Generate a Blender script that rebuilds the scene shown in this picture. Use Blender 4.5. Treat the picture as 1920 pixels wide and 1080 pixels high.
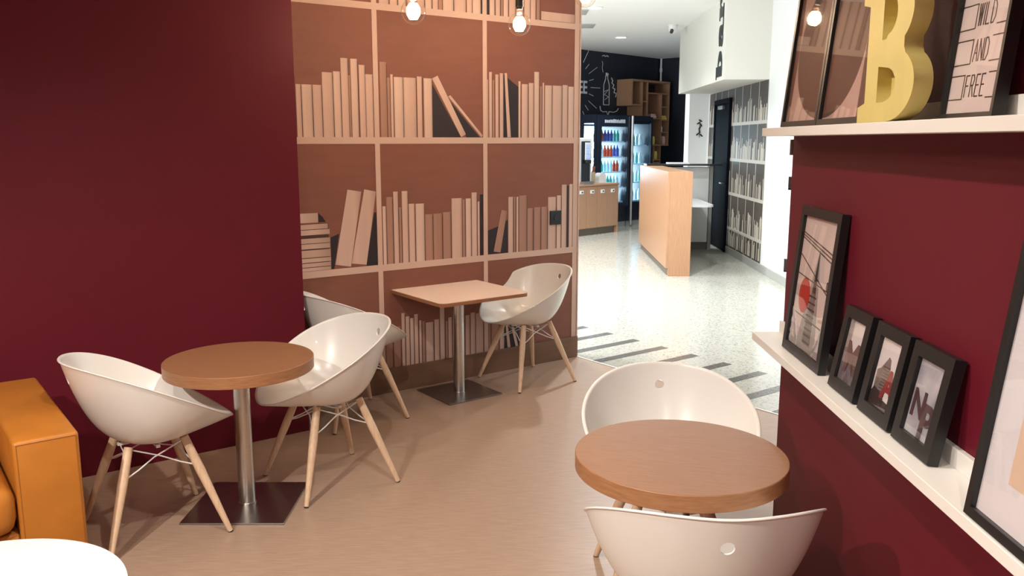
import bpy, bmesh, math, random
from mathutils import Vector, Matrix
random.seed(7)
S = bpy.context.scene
COL = S.collection
for o in list(bpy.data.objects):
    bpy.data.objects.remove(o)
D2R = math.radians

# ------------------------------------------------------------------ camera
cam = bpy.data.cameras.new('camera')
cam.sensor_width = 36.0
cam.lens = 36.0 * 1590 / 1920
cam.clip_start = 0.02
camo = bpy.data.objects.new('camera', cam)
COL.objects.link(camo)
camo.location = (0, 0, 1.65)
camo.rotation_euler = (D2R(90 - 9.85), 0, 0)
S.camera = camo

# ------------------------------------------------------------------ world, exposure
w = bpy.data.worlds.new('world')
S.world = w
w.use_nodes = True
w.node_tree.nodes['Background'].inputs[0].default_value = (0.75, 0.86, 1.0, 1)
w.node_tree.nodes['Background'].inputs[1].default_value = 0.6
S.view_settings.view_transform = 'Standard'
S.view_settings.look = 'None'
S.view_settings.gamma = 1
S.view_settings.use_curve_mapping = False
S.view_settings.exposure = 0.3

# ------------------------------------------------------------------ lights of the place
def lamp(name, kind, loc, energy, color, rot=(0, 0, 0), **kw):
    l = bpy.data.lights.new(name, kind)
    l.energy = energy
    l.color = color
    for k, v in kw.items():
        setattr(l, k, v)
    o = bpy.data.objects.new(name, l)
    COL.objects.link(o)
    o.location = loc
    o.rotation_euler = rot
    return o

WARM = (1.0, 0.87, 0.75)
WARM2 = (1.0, 0.925, 0.835)
COOL = (0.92, 0.98, 1.0)
CAFE_SPOTS = [(-0.30, 2.15, 85), (-0.90, 3.00, 10), (-1.45, 1.75, 60), (-1.90, 0.20, 330), (0.10, -0.70, 90)]
for x, y, e in CAFE_SPOTS:
    lamp('cafe_downlight_lamp', 'SPOT', (x, y, 2.775), e, WARM2, spot_size=D2R(150), spot_blend=0.5, shadow_soft_size=0.035)
HALL_SPOTS = [(1.09, 11.64, 130), (1.85, 14.91, 130), (1.2, 8.6, 400), (-0.6, 10.2, 440), (2.2, 7.3, 70), (-1.8, 7.6, 240), (0.2, 13.6, 420)]
for x, y, e in HALL_SPOTS:
    lamp('hall_downlight_lamp', 'SPOT', (x, y, 3.33), e, COOL, spot_size=D2R(140), spot_blend=0.7, shadow_soft_size=0.07)
# daylight through the glazed front on the far left of the hall
lamp('hall_window_daylight', 'AREA', (-3.85, 7.6, 1.7), 330, (0.9, 0.97, 1.0), rot=(0, D2R(-90), 0), shape='RECTANGLE', size=2.6, size_y=4.0)

# ------------------------------------------------------------------ helpers
MATS = {}
def srgb(r, g, b):
    f = lambda c: (c / 12.92 if c <= 0.04045 else ((c + 0.055) / 1.055) ** 2.4)
    return (f(r / 255), f(g / 255), f(b / 255), 1)

def mat(name, col, rough=0.5, metal=0.0, emit=None, estr=0.0, noise=0.0, nscale=30, bump=0.0, bscale=200, coat=0.0, spec=0.5, stretch=None, col2=None):
    m = bpy.data.materials.new(name)
    m.use_nodes = True
    nt = m.node_tree
    b = nt.nodes['Principled BSDF']
    b.inputs['Base Color'].default_value = col
    b.inputs['Roughness'].default_value = rough
    b.inputs['Metallic'].default_value = metal
    b.inputs['Coat Weight'].default_value = coat
    b.inputs['Specular IOR Level'].default_value = spec
    if emit:
        b.inputs['Emission Color'].default_value = emit
        b.inputs['Emission Strength'].default_value = estr
    if noise or bump:
        tc = nt.nodes.new('ShaderNodeTexCoord')
        mp = nt.nodes.new('ShaderNodeMapping')
        if stretch:
            mp.inputs['Scale'].default_value = stretch[:3]
            if len(stretch) > 3:
                mp.inputs['Rotation'].default_value = (0, 0, stretch[3])
        nt.links.new(tc.outputs['Object'], mp.inputs['Vector'])
        nz = nt.nodes.new('ShaderNodeTexNoise')
        nz.inputs['Scale'].default_value = nscale
        nz.inputs['Detail'].default_value = 5
        nt.links.new(mp.outputs[0], nz.inputs['Vector'])
        if noise:
            rp = nt.nodes.new('ShaderNodeValToRGB')
            c2 = col2 or tuple(c * (1 - noise) for c in col[:3]) + (1,)
            c1 = col if col2 else tuple(min(1, c * (1 + noise)) for c in col[:3]) + (1,)
            rp.color_ramp.elements[0].position = 0.32
            rp.color_ramp.elements[1].position = 0.68
            rp.color_ramp.elements[0].color = c2
            rp.color_ramp.elements[1].color = c1
            nt.links.new(nz.outputs['Fac'], rp.inputs[0])
            nt.links.new(rp.outputs[0], b.inputs['Base Color'])
        if bump:
            n2 = nt.nodes.new('ShaderNodeTexNoise')
            n2.inputs['Scale'].default_value = bscale
            nt.links.new(mp.outputs[0], n2.inputs['Vector'])
            bp = nt.nodes.new('ShaderNodeBump')
            bp.inputs['Strength'].default_value = bump
            bp.inputs['Distance'].default_value = 0.002
            nt.links.new(n2.outputs['Fac'], bp.inputs['Height'])
            nt.links.new(bp.outputs[0], b.inputs['Normal'])
    MATS[name] = m
    return m

def pane_mat(name, tint=(1, 1, 1, 1), refl=1.0):
    m = bpy.data.materials.new(name)
    m.use_nodes = True
    nt = m.node_tree
    nt.nodes.clear()
    out = nt.nodes.new('ShaderNodeOutputMaterial')
    mx = nt.nodes.new('ShaderNodeMixShader')
    fr = nt.nodes.new('ShaderNodeLayerWeight')
    fr.inputs['Blend'].default_value = 0.5
    pw = nt.nodes.new('ShaderNodeMath')
    pw.operation = 'POWER'
    pw.inputs[1].default_value = 4.0
    nt.links.new(fr.outputs['Facing'], pw.inputs[0])
    ml = nt.nodes.new('ShaderNodeMath')
    ml.operation = 'MULTIPLY_ADD'
    ml.inputs[1].default_value = 0.6 * refl
    ml.inputs[2].default_value = 0.035 * refl
    nt.links.new(pw.outputs[0], ml.inputs[0])
    tr = nt.nodes.new('ShaderNodeBsdfTransparent')
    tr.inputs[0].default_value = tint
    gl = nt.nodes.new('ShaderNodeBsdfGlossy')
    gl.inputs['Roughness'].default_value = 0.02
    nt.links.new(ml.outputs[0], mx.inputs[0])
    nt.links.new(tr.outputs[0], mx.inputs[1])
    nt.links.new(gl.outputs[0], mx.inputs[2])
    nt.links.new(mx.outputs[0], out.inputs[0])
    MATS[name] = m
    return m

def wood(name, c1, c2, scale=(1, 14, 14), rough=0.35, rot=0.0):
    return mat(name, c1, rough, noise=0.2, nscale=6, stretch=(scale[0], scale[1], scale[2], rot), col2=c2, bump=0.05, bscale=60)

M = MATS
mat('maroon_paint', (0.120, 0.0048, 0.0150, 1), 0.55, spec=0.3, bump=0.10, bscale=180)
mat('white_paint', (0.68, 0.685, 0.675, 1), 0.6)
mat('ceiling_paint', (0.88, 0.88, 0.87, 1), 0.7)
mat('warm_lit_white_paint', (0.68, 0.67, 0.61, 1), 0.6)  # white bulkhead paint with the cream tone of the light put into its colour
mat('black_wall_paint', (0.012, 0.016, 0.026, 1), 0.45, bump=0.1, bscale=60)
mat('chalk', (0.55, 0.58, 0.60, 1), 0.9)
mat('wallpaper_brown', srgb(134, 83, 67), 0.62, noise=0.05, nscale=3, stretch=(1.2, 1.2, 6), bump=0.25, bscale=40)
mat('print_beige', srgb(214, 181, 165), 0.6, noise=0.05, nscale=2, stretch=(8, 1, .5))
mat('print_beige_pale', srgb(220, 190, 174), 0.6, noise=0.04, nscale=2, stretch=(8, 1, .5))
mat('print_brown_book', srgb(174, 132, 114), 0.6, noise=0.06, nscale=2, stretch=(8, 1, .5))
def spine(name):
    m = MATS[name]; nt = m.node_tree; b = nt.nodes['Principled BSDF']
    tc = nt.nodes.new('ShaderNodeTexCoord'); sx = nt.nodes.new('ShaderNodeSeparateXYZ'); rp = nt.nodes.new('ShaderNodeValToRGB'); mx = nt.nodes.new('ShaderNodeMix')
    mx.data_type = 'RGBA'; mx.blend_type = 'MULTIPLY'; mx.inputs[0].default_value = 1.0
    nt.links.new(tc.outputs['Generated'], sx.inputs[0]); nt.links.new(sx.outputs[0], rp.inputs[0])
    e = rp.color_ramp.elements
    e[0].color = (.86, .84, .82, 1); e[1].position = 1.0; e[1].color = (.72, .68, .66, 1)
    k = e.new(.18); k.color = (1, 1, 1, 1)
    k = e.new(.75); k.color = (.95, .94, .93, 1)
    src = b.inputs['Base Color'].links[0].from_socket
    nt.links.new(src, mx.inputs[6]); nt.links.new(rp.outputs[0], mx.inputs[7]); nt.links.new(mx.outputs[2], b.inputs['Base Color'])
for _n in ('print_beige', 'print_beige_pale', 'print_brown_book'):
    spine(_n)
mat('print_dark', (0.022, 0.013, 0.018, 1), 0.6)
mat('print_gap', (0.075, 0.035, 0.028, 1), 0.6)
mat('print_shelf', srgb(212, 181, 165), 0.6, noise=0.03, nscale=2)
mat('socket_black', (0.008, 0.008, 0.012, 1), 0.4)
mat('cafe_floor_vinyl', srgb(174, 148, 128), 0.34, noise=0.1, nscale=4.5, stretch=(2.2, 40, 1, D2R(-33)), col2=srgb(157, 131, 112), bump=0.06, bscale=30)
mat('baseboard_brown', srgb(120, 88, 66), 0.5, noise=0.08, nscale=4, stretch=(1, 1, 8))
mat('floor_strip_metal', (0.7, 0.68, 0.62, 1), 0.35, 1.0)
mat('terrazzo_dark', srgb(92, 88, 84), 0.22, noise=0.25, nscale=60)
mat('chair_plastic', (0.80, 0.775, 0.735, 1), 0.26, coat=0.15)
wood('chair_wood', srgb(222, 192, 162), srgb(207, 174, 142), (14, 14, 1.2), 0.45)
mat('white_wire', (0.75, 0.74, 0.72, 1), 0.35)
mat('glide_black', (0.02, 0.02, 0.02, 1), 0.6)
wood('table_wood', srgb(154, 110, 78), srgb(140, 96, 66), (2.5, 45, 45), 0.42)
wood('table_wood_edge', srgb(168, 120, 82), srgb(150, 102, 68), (3, 3, 30), 0.42)
mat('pale_laminate', srgb(240, 214, 196), 0.4)
wood('ply_edge', srgb(168, 112, 74), srgb(140, 90, 58), (2, 2, 60), 0.5)
mat('steel', (0.60, 0.575, 0.54, 1), 0.28, 1.0, noise=0.04, nscale=10, stretch=(1, 1, 30))
mat('steel_dark', (0.34, 0.32, 0.31, 1), 0.3, 1.0)
mat('leather_orange', srgb(182, 114, 42), 0.42, noise=0.07, nscale=7, bump=0.35, bscale=260, spec=0.4)
mat('leather_seam', srgb(166, 102, 38), 0.5)
mat('white_gloss', (0.86, 0.86, 0.86, 1), 0.3)
mat('ledge_white', (0.80, 0.77, 0.72, 1), 0.4)
mat('frame_black', (0.010, 0.010, 0.011, 1), 0.38)
mat('art_pink_white', srgb(238, 218, 212), 0.5, noise=0.05, nscale=5)
mat('art_white', srgb(236, 226, 226), 0.5)
mat('art_mat_white', srgb(232, 226, 230), 0.6)
mat('art_peach', srgb(232, 200, 176), 0.6)
mat('art_grey', srgb(128, 118, 116), 0.5, noise=0.3, nscale=40)
mat('art_grey_light', srgb(176, 166, 164), 0.5)
mat('art_dark', srgb(52, 44, 46), 0.5)
mat('art_red', srgb(206, 38, 34), 0.5)
mat('art_letter_red', srgb(146, 52, 58), 0.5)
mat('art_letter_plum', srgb(74, 54, 62), 0.5)
mat('art_letter_grey', srgb(112, 88, 90), 0.5)
mat('art_sky', srgb(120, 126, 142), 0.5, noise=0.6, nscale=9, col2=srgb(206, 200, 206))
mat('art_city', srgb(150, 140, 146), 0.5, noise=0.5, nscale=40, stretch=(6, 1, 1.2), col2=srgb(66, 62, 74))
mat('art_brown', srgb(82, 56, 50), 0.5)
mat('art_pale', srgb(214, 178, 168), 0.5)
mat('gold_paint', srgb(208, 190, 116), 0.5, noise=0.05, nscale=10, bump=0.15, bscale=50)
pane_mat('frame_glass', (0.97, 0.97, 0.97, 1), 1.3)
pane_mat('bulb_glass', (1.0, 0.95, 0.88, 1), 1.2)
pane_mat('fridge_glass', (0.9, 0.96, 1.0, 1), 1.0)
mat('filament', (1, 0.7, 0.4, 1), 0.5, emit=(1.0, 0.68, 0.38, 1), estr=90)
mat('bulb_socket', (0.012, 0.010, 0.010, 1), 0.45)
mat('downlight_disc', (1, 1, 1, 1), 0.5, emit=(1, 0.98, 0.95, 1), estr=14)
mat('downlight_disc_warm', (1, 1, 1, 1), 0.5, emit=(1, 0.86, 0.7, 1), estr=14)
wood('desk_wood', srgb(176, 134, 102), srgb(162, 120, 90), (20, 20, 1.0), 0.35)
wood('cabinet_wood', srgb(190, 148, 118), srgb(176, 134, 104), (20, 20, 1.0), 0.45)
wood('shelf_wood', srgb(168, 128, 98), srgb(150, 112, 84), (1, 12, 12), 0.5)
mat('black_lacquer', (0.008, 0.009, 0.011, 1), 0.25)
mat('door_black', (0.004, 0.005, 0.008, 1), 0.7, spec=0.03)
mat('grey_skirting', srgb(150, 150, 144), 0.5)
mat('plinth_dark', srgb(110, 100, 88), 0.5)
mat('hall_print_brown', srgb(68, 60, 53), 0.55, noise=0.1, nscale=3)
mat('hall_print_line', srgb(176, 170, 160), 0.55)
mat('hall_print_spine', srgb(186, 178, 162), 0.55, noise=0.15, nscale=8, stretch=(20, 1, .4))
mat('vent_grey', srgb(165, 168, 164), 0.6)
mat('letter_black', srgb(50, 54, 52), 0.5)
mat('fridge_body', (0.010, 0.014, 0.026, 1), 0.3)
mat('fridge_light', (1, 1, 1, 1), 0.5, emit=(0.72, 0.93, 1.0, 1), estr=28.0)
mat('fridge_inner', (0.6, 0.72, 0.8, 1), 0.4)
mat('coffee_white', (0.75, 0.75, 0.75, 1), 0.3)
mat('screen_blue', (0.1, 0.2, 0.5, 1), 0.2, emit=(0.35, 0.45, 0.85, 1), estr=0.8)
mat('bottle_clear', (0.55, 0.75, 0.8, 1), 0.2)
mat('bottle_red', (0.5, 0.06, 0.02, 1), 0.25)
mat('bottle_blue', (0.06, 0.08, 0.35, 1), 0.25)
mat('bottle_teal', (0.10, 0.45, 0.42, 1), 0.25)
mat('packet_yellow', (0.75, 0.62, 0.12, 1), 0.5)
mat('packet_pink', (0.72, 0.48, 0.42, 1), 0.5)
mat('kraft', (0.55, 0.43, 0.28, 1), 0.6)
mat('stirrer', (0.30, 0.10, 0.06, 1), 0.6)
mat('dark_leaf', (0.02, 0.02, 0.02, 1), 0.6)

def terrazzo():
    m = bpy.data.materials.new('terrazzo')
    m.use_nodes = True
    nt = m.node_tree
    b = nt.nodes['Principled BSDF']
    tc = nt.nodes.new('ShaderNodeTexCoord')
    v = nt.nodes.new('ShaderNodeTexVoronoi')
    v.inputs['Scale'].default_value = 85
    nt.links.new(tc.outputs['Object'], v.inputs['Vector'])
    sep = nt.nodes.new('ShaderNodeSeparateColor')
    nt.links.new(v.outputs['Color'], sep.inputs[0])
    rp = nt.nodes.new('ShaderNodeValToRGB')
    e = rp.color_ramp.elements
    e[0].position = 0.0
    e[0].color = srgb(140, 137, 128)
    e[1].position = 1.0
    e[1].color = srgb(186, 183, 172)
    k = e.new(0.22); k.color = srgb(172, 169, 160)
    k = e.new(0.3); k.color = srgb(178, 175, 164)
    nt.links.new(sep.outputs[0], rp.inputs[0])
    nt.links.new(rp.outputs[0], b.inputs['Base Color'])
    b.inputs['Roughness'].default_value = 0.14
    MATS['terrazzo'] = m
terrazzo()

# ---- mesh helpers
def box(bm, x0, x1, y0, y1, z0, z1, bev=0.0):
    vs = [bm.verts.new((x, y, z)) for z in (z0, z1) for y in (y0, y1) for x in (x0, x1)]
    fs = [(0, 2, 3, 1), (4, 5, 7, 6), (0, 1, 5, 4), (2, 6, 7, 3), (0, 4, 6, 2), (1, 3, 7, 5)]
    faces = [bm.faces.new([vs[i] for i in f]) for f in fs]
    if bev:
        es = set(e for f in faces for e in f.edges)
        bmesh.ops.bevel(bm, geom=list(es), offset=bev, segments=3, profile=0.5, affect='EDGES')

def B(x0, x1, y0, y1, z0, z1, bev=0.0):
    bm = bmesh.new()
    box(bm, x0, x1, y0, y1, z0, z1, bev)
    return bm

def tube(bm, p0, p1, r0, r1=None, n=12, cap=True):
    p0, p1 = Vector(p0), Vector(p1)
    r1 = r0 if r1 is None else r1
    d = (p1 - p0).normalized()
    a = d.orthogonal().normalized()
    c = d.cross(a)
    R0, R1 = [], []
    for i in range(n):
        t = 2 * math.pi * i / n
        k = a * math.cos(t) + c * math.sin(t)
        R0.append(bm.verts.new(p0 + k * r0))
        R1.append(bm.verts.new(p1 + k * r1))
    for i in range(n):
        j = (i + 1) % n
        bm.faces.new((R0[i], R0[j], R1[j], R1[i]))
    if cap:
        bm.faces.new(R0[::-1])
        bm.faces.new(R1)

def path_tube(bm, pts, r, n=8):
    for a, b in zip(pts, pts[1:]):
        tube(bm, a, b, r, r, n)

def lathe(bm, prof, n=48, origin=(0, 0, 0)):
    ox, oy, oz = origin
    rings = []
    for r, z in prof:
        if r < 1e-5:
            rings.append([bm.verts.new((ox, oy, oz + z))])
        else:
            rings.append([bm.verts.new((ox + r * math.cos(2 * math.pi * i / n), oy + r * math.sin(2 * math.pi * i / n), oz + z)) for i in range(n)])
    for A, C in zip(rings, rings[1:]):
        for i in range(n):
            j = (i + 1) % n
            if len(A) == 1 and len(C) == 1:
                continue
            if len(A) == 1:
                bm.faces.new((A[0], C[i], C[j]))
            elif len(C) == 1:
                bm.faces.new((A[i], A[j], C[0]))
            else:
                bm.faces.new((A[i], A[j], C[j], C[i]))

def prism_xy(bm, pts, z0, z1):
    a = [bm.verts.new((x, y, z0)) for x, y in pts]
    b = [bm.verts.new((x, y, z1)) for x, y in pts]
    bm.faces.new(a[::-1])
    bm.faces.new(b)
    for i in range(len(pts)):
        j = (i + 1) % len(pts)
        bm.faces.new((a[i], a[j], b[j], b[i]))

def plate_xz(bm, pts, y0, y1):
    "polygon in the xz plane, thick from y0 (room side) to y1"
    a = [bm.verts.new((x, y0, z)) for x, z in pts]
    b = [bm.verts.new((x, y1, z)) for x, z in pts]
    bm.faces.new(a)
    bm.faces.new(b[::-1])
    for i in range(len(pts)):
        j = (i + 1) % len(pts)
        bm.faces.new((a[j], a[i], b[i], b[j]))

def obj(name, bm, m, parent=None, smooth=False, loc=None, rotz=None):
    me = bpy.data.meshes.new(name)
    if isinstance(bm, bmesh.types.BMesh):
        bmesh.ops.recalc_face_normals(bm, faces=bm.faces[:])
        bm.to_mesh(me)
        bm.free()
    else:
        me = bm
    me.materials.clear()
    me.materials.append(MATS[m])
    if smooth:
        for p in me.polygons:
            p.use_smooth = True
        if smooth != 'all':
            try:
                me.set_sharp_from_angle(angle=D2R(40))
            except Exception:
                pass
    o = bpy.data.objects.new(name, me)
    COL.objects.link(o)
    if parent:
        o.parent = parent
    if loc:
        o.location = loc
    if rotz is not None:
        o.rotation_euler = (0, 0, rotz)
    return o

def tag(o, label, cat, group=None):
    o['label'] = label
    o['category'] = cat
    if group:
        o['group'] = group
    return o

def thing(name, label, cat, loc=(0, 0, 0), rotz=0.0, group=None, tilt=0.0):
    o = bpy.data.objects.new(name, None)
    COL.objects.link(o)
    o.location = loc
    o.rotation_euler = (tilt, 0, rotz)
    o.empty_display_size = 0.05
    return tag(o, label, cat, group)

def struct(name, bm, m, label=None, loc=None, rotz=None, parent=None):
    o = obj(name, bm, m, parent, loc=loc, rotz=rotz)
    o['kind'] = 'structure'
    if label:
        o['label'] = label
    return o

def copy_tree(o, parent=None):
    c = o.copy()
    COL.objects.link(c)
    c.parent = parent
    for ch in list(o.children):
        copy_tree(ch, c)
    return c

class Frame:
    "a wall's own axes: x to the right when facing it, y into it, z up"
    def __init__(s, x, y, ang):
        s.o = Vector((x, y, 0)); s.a = ang
        s.u = Vector((math.cos(ang), math.sin(ang), 0)); s.n = Vector((-math.sin(ang), math.cos(ang), 0))
    def p(s, x, y, z=0):
        return s.o + s.u * x + s.n * y + Vector((0, 0, z))

def curve_mesh(loops, depth, bevel=0.0):
    cu = bpy.data.curves.new('outline', 'CURVE')
    cu.dimensions = '2D'
    cu.fill_mode = 'BOTH'
    cu.extrude = depth / 2
    cu.bevel_depth = bevel
    for L in loops:
        sp = cu.splines.new('POLY')
        sp.points.add(len(L) - 1)
        for p, (x, y) in zip(sp.points, L):
            p.co = (x, y, 0, 1)
        sp.use_cyclic_u = True
    return curve_to_mesh(cu)

def curve_to_mesh(cu):
    t = bpy.data.objects.new('outline', cu)
    COL.objects.link(t)
    bpy.context.view_layer.update()
    me = bpy.data.meshes.new_from_object(t.evaluated_get(bpy.context.evaluated_depsgraph_get()))
    bpy.data.objects.remove(t)
    bpy.data.curves.remove(cu)
    # lay the xy outline upright: x stays, y becomes z, front faces -y
    me.transform(Matrix(((1, 0, 0, 0), (0, 0, -1, 0), (0, 1, 0, 0), (0, 0, 0, 1))))
    return me

def text_mesh(s, size, depth, sx=1.0, shear=0.0, offset=0.0):
    cu = bpy.data.curves.new('lettering', 'FONT')
    cu.body = s
    cu.size = size
    cu.extrude = depth / 2
    cu.align_x = 'CENTER'
    cu.align_y = 'BOTTOM_BASELINE'
    cu.shear = shear
    cu.offset = offset
    me = curve_to_mesh(cu)
    me.transform(Matrix.Diagonal((sx, 1, 1, 1)))
    return me

def arc(cx, cy, rx, ry, a0, a1, n=16):
    return [(cx + rx * math.cos(D2R(a0 + (a1 - a0) * i / n)), cy + ry * math.sin(D2R(a0 + (a1 - a0) * i / n))) for i in range(n + 1)]

# ------------------------------------------------------------------ wall axes
WP = Frame(0.497, 6.402, D2R(36))                 # wallpaper wall, origin at its right end
RW = Frame(1.08, 3.30, math.atan2(-1, -0.0244))   # maroon wall with the picture ledges, origin at its far end
HR = Frame(3.17, 10.70, math.atan2(-1, -0.0244))  # right wall of the hall
BW = Frame(1.35, 16.86, D2R(46))                  # black chalkboard wall of the hall
DK = Frame(1.892, 10.351, D2R(-1.6))              # reception desk

# ------------------------------------------------------------------ floors and ceilings
def poly_obj(name, pts, z0, z1, m, label):
    bm = bmesh.new()
    prism_xy(bm, pts, z0, z1)
    return struct(name, bm, m, label)
mL = WP.p(-6.0, -0.404)
poly_obj('floor', [(-5.2, -2.6), (1.3, -2.6), (1.3, 2.2), (2.9, 3.37), (0.497, 6.402), tuple(WP.p(-7.0, 0)[:2])], -0.12, 0.0, 'cafe_floor_vinyl',
         'beige wood-look vinyl floor of the cafe corner')
terr = poly_obj('floor_hall', [(0.497, 6.402), (2.9, 3.37), (1.3, 2.2), (6.5, 2.2), (6.5, 21), (-6, 21), (-6, 1.5), tuple(WP.p(-7.0, 0)[:2])], -0.12, 0.0, 'terrazzo',
         'polished pale terrazzo floor of the hall with grey stripes')
E0, E1 = Vector((0.497, 6.402, 0)), Vector((2.9, 3.37, 0))
ed = (E1 - E0).normalized()
bm = bmesh.new()
nn = Vector((-ed.y, ed.x, 0)) * 0.008
prism_xy(bm, [tuple((E0 - nn)[:2]), tuple((E1 - nn)[:2]), tuple((E1 + nn)[:2]), tuple((E0 + nn)[:2])], 0.0, 0.003)
struct('trim_1', bm, 'floor_strip_metal', 'thin metal strip between vinyl and terrazzo floor')
su = Vector((math.cos(D2R(37)), math.sin(D2R(37)), 0))
sn = Vector((ed.x, ed.y, 0))
for k in range(-1, 11):
    end = Vector((0.690, 7.424, 0)) + Vector((0.1913, -0.2535, 0)) * k
    # from the free end back to the metal strip
    q = end - E0
    den = su.x * ed.y - su.y * ed.x
    t = (q.x * ed.y - q.y * ed.x) / den
    st = end - su * (t - 0.012)
    wv = Vector((0.048, -0.066, 0))
    bm = bmesh.new()
    a, b_, c, d = st, end, end - wv, st - wv
    prism_xy(bm, [tuple(v[:2]) for v in (a, b_, c, d)], 0.0, 0.0012)
    obj('floor_stripe', bm, 'terrazzo_dark', terr)

poly_obj('ceiling', [(-5.2, -2.6), (1.3, -2.6), (1.3, 3.37), (1.6, 5.0), (0.497, 6.402), tuple(WP.p(-7.0, 0)[:2])], 2.80, 2.95, 'ceiling_paint', 'white ceiling of the cafe corner')
poly_obj('ceiling_hall', [(0.2, 6.402), (1.3, 5.2), (1.3, 2.2), (6.5, 2.2), (6.5, 21), (-6, 21), (-6, 1.5), tuple(WP.p(-7.0, 0)[:2])], 3.38, 3.5, 'ceiling_paint', 'white ceiling of the hall')

# ------------------------------------------------------------------ walls of the cafe corner
def wall(name, F, x0, x1, y0, y1, z0, z1, m, label):
    return struct(name, B(x0, x1, y0, y1, z0, z1), m, label, loc=F.p(0, 0), rotz=F.a)
LEFT_END = (Vector((-1.172, 4.69, 0)) - WP.o)
lx, ly = LEFT_END.dot(WP.u), LEFT_END.dot(WP.n)
wall('wall_left', WP, lx - 4.2, lx, ly, -0.002, 0, 2.80, 'maroon_paint', 'dark maroon painted wall behind the round table')
wall('wall_right', RW, 0, 6.0, 0, 0.14, 0, 2.80, 'maroon_paint', 'maroon wall carrying the white picture ledges')
struct('wall_rear', B(-5.2, 1.3, -2.75, -2.6, 0, 2.8), 'maroon_paint', 'plain wall behind the photographer')
struct('wall_side', B(-5.35, -5.2, -2.75, 3.2, 0, 2.8), 'maroon_paint', 'maroon side wall of the cafe corner')
wb = wall('wall_back', WP, -6.5, 0, 0, 0.12, 0, 3.38, 'wallpaper_brown', 'wall papered with a printed bookshelf full of blank beige books')
# baseboard along the wallpapered wall
struct('baseboard_back', B(lx, 0.004, -0.014, 0, 0, 0.163, 0.002), 'baseboard_brown', 'brown baseboard under the printed bookshelf', loc=WP.p(0, 0), rotz=WP.a)
struct('trim_2', B(-0.004, 0.006, -0.006, 0.12, 0.163, 3.38), 'print_shelf', 'pale corner trim at the end of the wallpapered wall', loc=WP.p(0, 0), rotz=WP.a)

# ---- the printed bookshelf: shelves, uprights, books (flat print, so plates a millimetre or two thick)
def plate(name, pts, t, m):
    bm = bmesh.new()
    plate_xz(bm, pts, -t, 0.0)
    return obj(name, bm, m, wb)
def rect(a, b, z0, z1):
    return [(a, z0), (b, z0), (b, z1), (a, z1)]
XL = -2.75
for z0, z1 in ((2.444, 2.484), (1.631, 1.672), (0.817, 0.860)):
    plate('printed_shelf', rect(XL, -0.004, z0, z1), 0.0030, 'print_shelf')
ZB = [(0.163, 0.817), (0.860, 1.631), (1.672, 2.444), (2.484, 3.2)]
for c in (-2.49, -1.665, -0.843, -0.030):
    for z0, z1 in ZB:
        hw = 0.017 if c < -0.1 else 0.022
        plate('printed_upright', rect(c - hw, c + hw, z0, z1), 0.0028, 'print_shelf')
NB = [0]
def books(z0, lst):
    for a, b, zt, k in lst:
        NB[0] += 1
        if k == 'd':
            plate('printed_shadow', rect(a, b, z0, zt), 0.0006, 'print_dark')
            continue
        m = {'p': 'print_beige' if NB[0] % 3 else 'print_beige_pale', 'b': 'print_brown_book'}[k]
        plate('printed_book', rect(a + 0.0015, b - 0.0015, z0, zt), 0.0018 if k == 'p' else 0.0014, m)
        e = min(0.006, (b - a) * 0.2)
        plate('printed_gap', rect(b - 0.0015, b + e * 0.5, z0, zt - 0.012), 0.0010, 'print_gap')
def leaning(pts, m='print_beige', t=0.0022):
    plate('printed_book', pts[::-1] if False else pts, t, m)
def dark(pts):
    plate('printed_shadow', pts, 0.0007, 'print_dark')
A = 1.672
books(A, [(-2.47, -2.42, 2.06, 'p'), (-2.41, -2.35, 2.1, 'p'), (-2.34, -2.28, 2.0, 'p'), (-2.27, -2.195, 2.04, 'p'), (-2.19, -2.156, 1.979, 'p'), (-2.154, -2.087, 1.979, 'p'), (-2.085, -2.026, 1.979, 'p'), (-2.024, -1.953, 2.055, 'p'), (-1.951, -1.902, 2.063, 'p'), (-1.9, -1.85, 2.144, 'p'), (-1.85, -1.835, 2.043, 'b'), (-1.835, -1.787, 2.143, 'p'), (-1.78, -1.737, 2.109, 'p'), (-1.737, -1.685, 2.055, 'p')])
books(A, [(-1.638, -1.588, 2.135, 'b'), (-1.587, -1.565, 2.04, 'b'), (-1.564, -1.543, 2.062, 'p'), (-1.54, -1.473, 2.047, 'p'), (-1.471, -1.378, 2.047, 'p'), (-1.373, -1.334, 2.057, 'p'), (-1.323, -1.259, 2.048, 'p')])
leaning([(-1.258, 2.048), (-1.038, 1.674), (-1.001, 1.694), (-1.216, 2.068)])
leaning([(-1.137, 1.938), (-0.875, 1.674), (-0.862, 1.685), (-1.12, 1.947)])
dark([(-1.257, 2.014), (-1.259, 1.672), (-1.038, 1.672)])
dark([(-1.117, 1.904), (-1.003, 1.694), (-0.997, 1.672), (-0.887, 1.672)])
books(A, [(-0.824, -0.815, 2.059, 'p'), (-0.81, -0.783, 2.111, 'p'), (-0.78, -0.763, 2.058, 'b'), (-0.758, -0.728, 2.097, 'p'), (-0.721, -0.689, 2.107, 'p'), (-0.56, -0.54, 2.059, 'p'), (-0.533, -0.475, 2.041, 'p'), (-0.471, -0.425, 2.051, 'p'), (-0.422, -0.376, 2.129, 'p'), (-0.37, -0.35, 2.031, 'b'), (-0.347, -0.33, 2.057, 'p'), (-0.326, -0.259, 2.04, 'p'), (-0.256, -0.167, 2.041, 'p'), (-0.164, -0.112, 2.048, 'p'), (-0.109, -0.054, 2.039, 'p')])
dark([(-0.687, 1.672), (-0.56, 1.672), (-0.56, 2.02), (-0.672, 2.09), (-0.687, 2.1)])
leaning([(-0.68, 2.109), (-0.655, 1.674), (-0.625, 1.674), (-0.659, 2.11)])
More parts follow.
